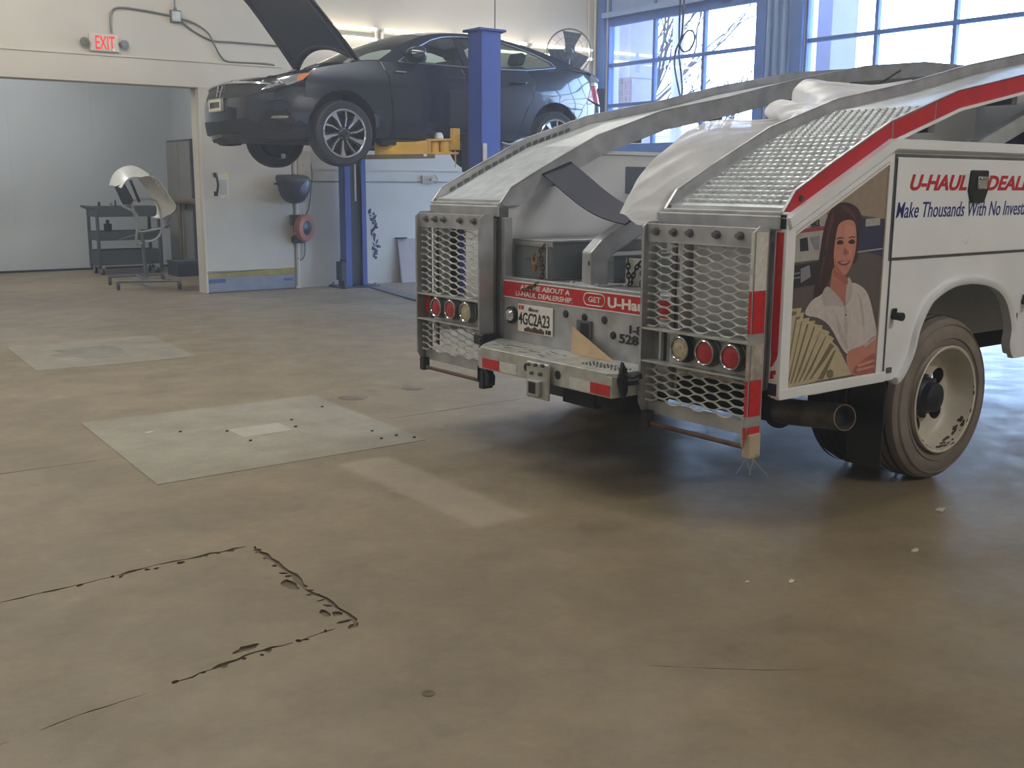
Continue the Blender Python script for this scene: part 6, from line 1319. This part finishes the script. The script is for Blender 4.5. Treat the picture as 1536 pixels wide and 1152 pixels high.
# ------------------------------------------------------------------ annex: tool cart, bumper on its stand, odds and ends
e = thing('tool_cart', 'dark three-tray tool cart against the annex wall', 'cart', (5.13, 17.45, 0))
W_, D_ = .48, .24
for i, z in enumerate((.16, .54, .90)):
    b = MB(); h = (.22, .13, .15)[i]
    b.box((-W_, -D_, z-.01), (W_, D_, z+.01)); b.box((-W_, -D_, z), (W_, -D_+.012, z+h)); b.box((-W_, D_-.012, z), (W_, D_, z+h)); b.box((-W_, -D_, z), (-W_+.012, D_, z+h)); b.box((W_-.012, -D_, z), (W_, D_, z+h)); b.build('tray', 'cart', e, smooth=0, bevel=.006)
for sx in (-1, 1):
    for sy in (-1, 1):
        b = MB(); b.box((sx*W_-.03 if sx > 0 else -W_-.01, sy*D_-.03, .10), (sx*W_+.01 if sx > 0 else -W_+.03, sy*D_+.03, 1.05)); b.build('corner_post', 'cart', e, smooth=0, bevel=.005)
        b = MB(); b.cyl((sx*.42-.015, sy*.2, .055), (sx*.42+.015, sy*.2, .055), .055, n=16); cs = b.build('caster', 'rubber_car', e); b = MB(); b.box((sx*.42-.03, sy*.2-.03, .06), (sx*.42+.03, sy*.2+.03, .13)); b.cyl((sx*.42-.018, sy*.2, .055), (sx*.42+.018, sy*.2, .055), .025, n=10); b.build('fork', 'steel', cs)
b = MB(); b.tube([(-.48, -.2, 1.0), (-.58, -.2, 1.05), (-.58, .2, 1.05), (-.48, .2, 1.0)], .016, n=8); b.build('push_bar', 'cart', e)
for i, (x, y, z, w, h, m, l) in enumerate([(-.36, 0, 1.05, .07, .07, 'lift_dark', 'small dark clamp on the left of the tool cart top'), (-.20, -.05, 1.05, .08, .05, 'steel_d', 'small grey tool on the middle of the tool cart top'), (-.1, .05, 1.05, .05, .09, 'lift_dark', 'small dark bottle on the tool cart top near the bumper')]):
    q = MB(); c0 = Vector((5.13+x, 17.45+y, z)); q.box(c0+Vector((-w, -.04, -.14)), c0+Vector((w, .04, h*.5-.1+.06))); q.cyl(c0+Vector((0, 0, -.06)), c0+Vector((0, 0, h)), w*.4, w*.25, 10); tag(q.build('cart_tool', m, bevel=.008), l, 'tool')
q = MB(); q.cyl((4.88, 17.45, .551), (4.88, 17.45, .78), .06, n=16); q.cyl((4.88, 17.45, .78), (4.88, 17.45, .84), .025, n=12); tag(q.build('spray_bottle', 'lift_dark'), 'dark bottle standing on the middle tray of the tool cart', 'bottle')
e = thing('bumper_stand', 'grey tubular bumper repair stand on casters in the annex doorway', 'stand', (4.63, 15.05, 0))
b = MB()
b.tube([(-.42, -.30, .12), (.30, -.62, .12)], .02, n=8); b.tube([(-.30, .50, .12), (.45, .52, .12)], .02, n=8); b.tube([(-.05, -.46, .12), (.08, .51, .12)], .022, n=8)
b.tube([(.05, 0, .12), (.02, -.02, .75)], .026, n=10); b.build('base_frame', 'steel_d', e)
b = MB(); b.tube(spline([(.0, -.05, .60), (-.10, -.14, .62), (-.08, -.20, .95), (-.16, -.22, 1.05), (-.28, -.2, 1.12), (-.20, -.2, 1.17), (.10, -.2, 1.20), (.22, -.18, 1.10), (.25, -.16, .80), (.18, -.12, .66), (.05, -.08, .62)], 5), .016, n=8); b.tube([(.0, 0, .75), (-.12, -.05, 1.20)], .018, n=8); b.tube([(.0, -.02, .75), (.30, -.05, .80), (.42, -.05, .95)], .014, n=8); b.build('cradle', 'steel', e)
b = MB(); b.tube([(.02, .0, .72), (.46, .3, .80)], .008, n=6); b.cyl((.46, .3, .80), (.52, .32, .82), .02); b.tube([(-.28, .02, .65), (.28, .0, .82)], .008, n=6); b.build('clamp_rods', 'steel_d', e)
for x, y in ((-.42, -.30), (.30, -.62), (-.30, .50), (.45, .52)):
    b = MB(); b.cyl((x-.014, y, .04), (x+.014, y, .04), .04, n=14); cs = b.build('caster', 'rubber_car', e); b = MB(); b.box((x-.022, y-.02, .05), (x+.022, y+.02, .12)); b.build('fork', 'steel_d', cs)
e = thing('bumper_cover', 'white car bumper cover hung over the repair stand', 'bumper', (4.63, 15.0, 0))
path = spline([Vector(p) for p in [(-.36, .0, 1.38), (-.30, .03, 1.50), (-.20, .06, 1.60), (-.06, .08, 1.645), (.06, .08, 1.62), (.16, .06, 1.52), (.26, .03, 1.38), (.36, 0, 1.20), (.40, -.02, 1.08), (.36, -.03, .96), (.28, -.03, .93)]], 5)
def bump(a, v):
    i = a*(len(path)-1); k = min(int(i), len(path)-2); p = path[k].lerp(path[k+1], i-k); w = lerp_table([(0, .05), (.15, .10), (.3, .20), (.45, .18), (.7, .22), (.9, .2), (1, .1)], a)
    c = Vector((.0, 0, 1.15)); inn = (c-p); inn.y = 0; inn.normalize(); t = v-.5
    k2 = lerp_table([(0, 0), (.3, .25), (.5, 1), (.8, 1), (1, .5)], a)
    return p+inn*(w*max(0, v-.35)*1.25)*(1.0-.6*k2)+Vector((.20*t*k2, -.42*t-.05, 0))+inn*.04*(1-math.cos(t*2.4))
b = MB(); b.grid(bump, 44, 10); b.build('cover', 'bumper_white', e, smooth=45, solid=.008)
b = MB(); b.prism([(-.37, 1.36), (-.24, 1.41), (-.13, 1.18), (-.19, 1.12), (-.28, 1.13)], (0, -.20, 0), (1, 0, 0), (0, 0, 1), (0, .02, 0)); b.build('black_insert', 'black', e, smooth=0, bevel=.005)
b = MB(); b.bar((-.16, -.19, 1.45), (-.06, -.2, 1.16), .035, .02, (0, 1, 0)); b.build('black_strip', 'black', e, smooth=0)
b = MB()
for i in range(7): t = i/6; b.box((.10+.20*t, -.185, 1.50-.28*t), (.125+.20*t, -.178, 1.54-.28*t))
b.build('slots', 'steel', e, smooth=0)
e = thing('metal_cabinet', 'tall dark grey metal cabinet at the right end of the annex', 'cabinet', (6.14, 17.3, 0))
b = MB(); b.box((-.14, -.55, .02), (.155, .55, 2.08)); b.build('carcass', 'cart', e, smooth=0, bevel=.006)
for y0 in (-.54, .01): b = MB(); b.box((-.155, y0, .06), (-.14, y0+.53, 2.05)); dd = b.build('door', mat('cabinet_grey', (118, 116, 106), .6, var=.06), e, smooth=0, bevel=.004); b = MB(); b.box((-.175, y0+.24, 1.0), (-.155, y0+.27, 1.12)); b.build('handle', 'steel_d', dd, smooth=0)
b = MB(); b.cyl((5.90, 18.2, 1.13), (5.90, 16.3, 1.13), .045, n=12); b.cyl((5.90, 17.1, .0), (5.90, 17.1, 1.1), .03, n=10); b.cyl((5.90, 18.1, 0), (5.90, 18.1, 1.1), .03, n=10); b.box((5.84, 17.02, 0), (5.96, 17.18, .02)); tag(b.build('guard_rail', 'olive_dark'), 'olive horizontal tube rail on posts in front of the cabinet', 'rail')
e = thing('storage_bin', 'dark blue storage bin on the annex floor beside the doorway edge', 'bin', (5.755, 16.55, 0))
b = MB(); b.box((-.20, -.22, 0), (.20, .22, .20)); b.build('body', 'navy_shell', e, smooth=0, bevel=.012); b = MB(); b.box((-.215, -.235, .20), (.215, .235, .235)); b.build('lid', 'cart', e, smooth=0, bevel=.006)
# debris on the floor
for (x, y, r, s, l) in [(3.07, 2.46, .020, 1, 'small pale scrap of paper on the floor in front of the truck'), (3.75, 2.40, .026, 2, 'pale leaf-like scrap on the floor below the truck wheel'), (4.33, 2.66, .04, 3, 'long pale sliver on the floor right of the wheel shadow'), (1.90, 6.22, .03, 4, 'white fleck on the left of the nearer floor patch'), (2.93, 2.55, .012, 5, 'tiny white crumb left of the small paper scrap')]:
    q = MB(); q.prism(blob(0, 0, r, r*.5, s, .3), (0, 0, 0), (1, 0, 0), (0, 1, 0), (0, 0, .004)); o = tag(q.build('paper_scrap', 'scrap', smooth=0), l, 'scrap'); o.location = (x, y, .0005)
q = MB(); q.lathe([(.001, .001), (.012, .001), (.02, .0005)], (0, 0, 0), (0, 0, 1), 10); o = tag(q.build('oil_spot', 'crack'), 'small dark spot on the concrete near the bottom of the cracks', 'spot'); o.location = (1.51, 2.48, .0008)
# ceiling lamps that light the shop
for i, (x, y) in enumerate(CEILING_LAMPS):
    e = thing('ceiling_lamp', ['ceiling lamp behind the camera on the left', 'ceiling lamp left of the far floor patch', 'ceiling lamp by the left end of the back wall', 'ceiling lamp in front of the annex opening', 'ceiling lamp above the cracked concrete', 'ceiling lamp above the nearer floor patch', 'unseen ceiling lamp placed to brighten the truck side', 'ceiling lamp between truck and lifted car', 'unseen ceiling lamp added to brighten the wall behind the boot'][i], 'light', (x, y, CEIL_Z), 0, 'ceiling lamps')
    b = MB(); b.box((-1.2, -.16, -.14), (1.2, .16, 0)); b.build('housing', 'lamp_white', e, smooth=0, bevel=.01)
    b = MB(); b.cyl((-1.15, -.07, -.165), (1.15, -.07, -.165), .018, n=10); b.cyl((-1.15, .07, -.165), (1.15, .07, -.165), .018, n=10); b.build('tubes', 'fluor', e)
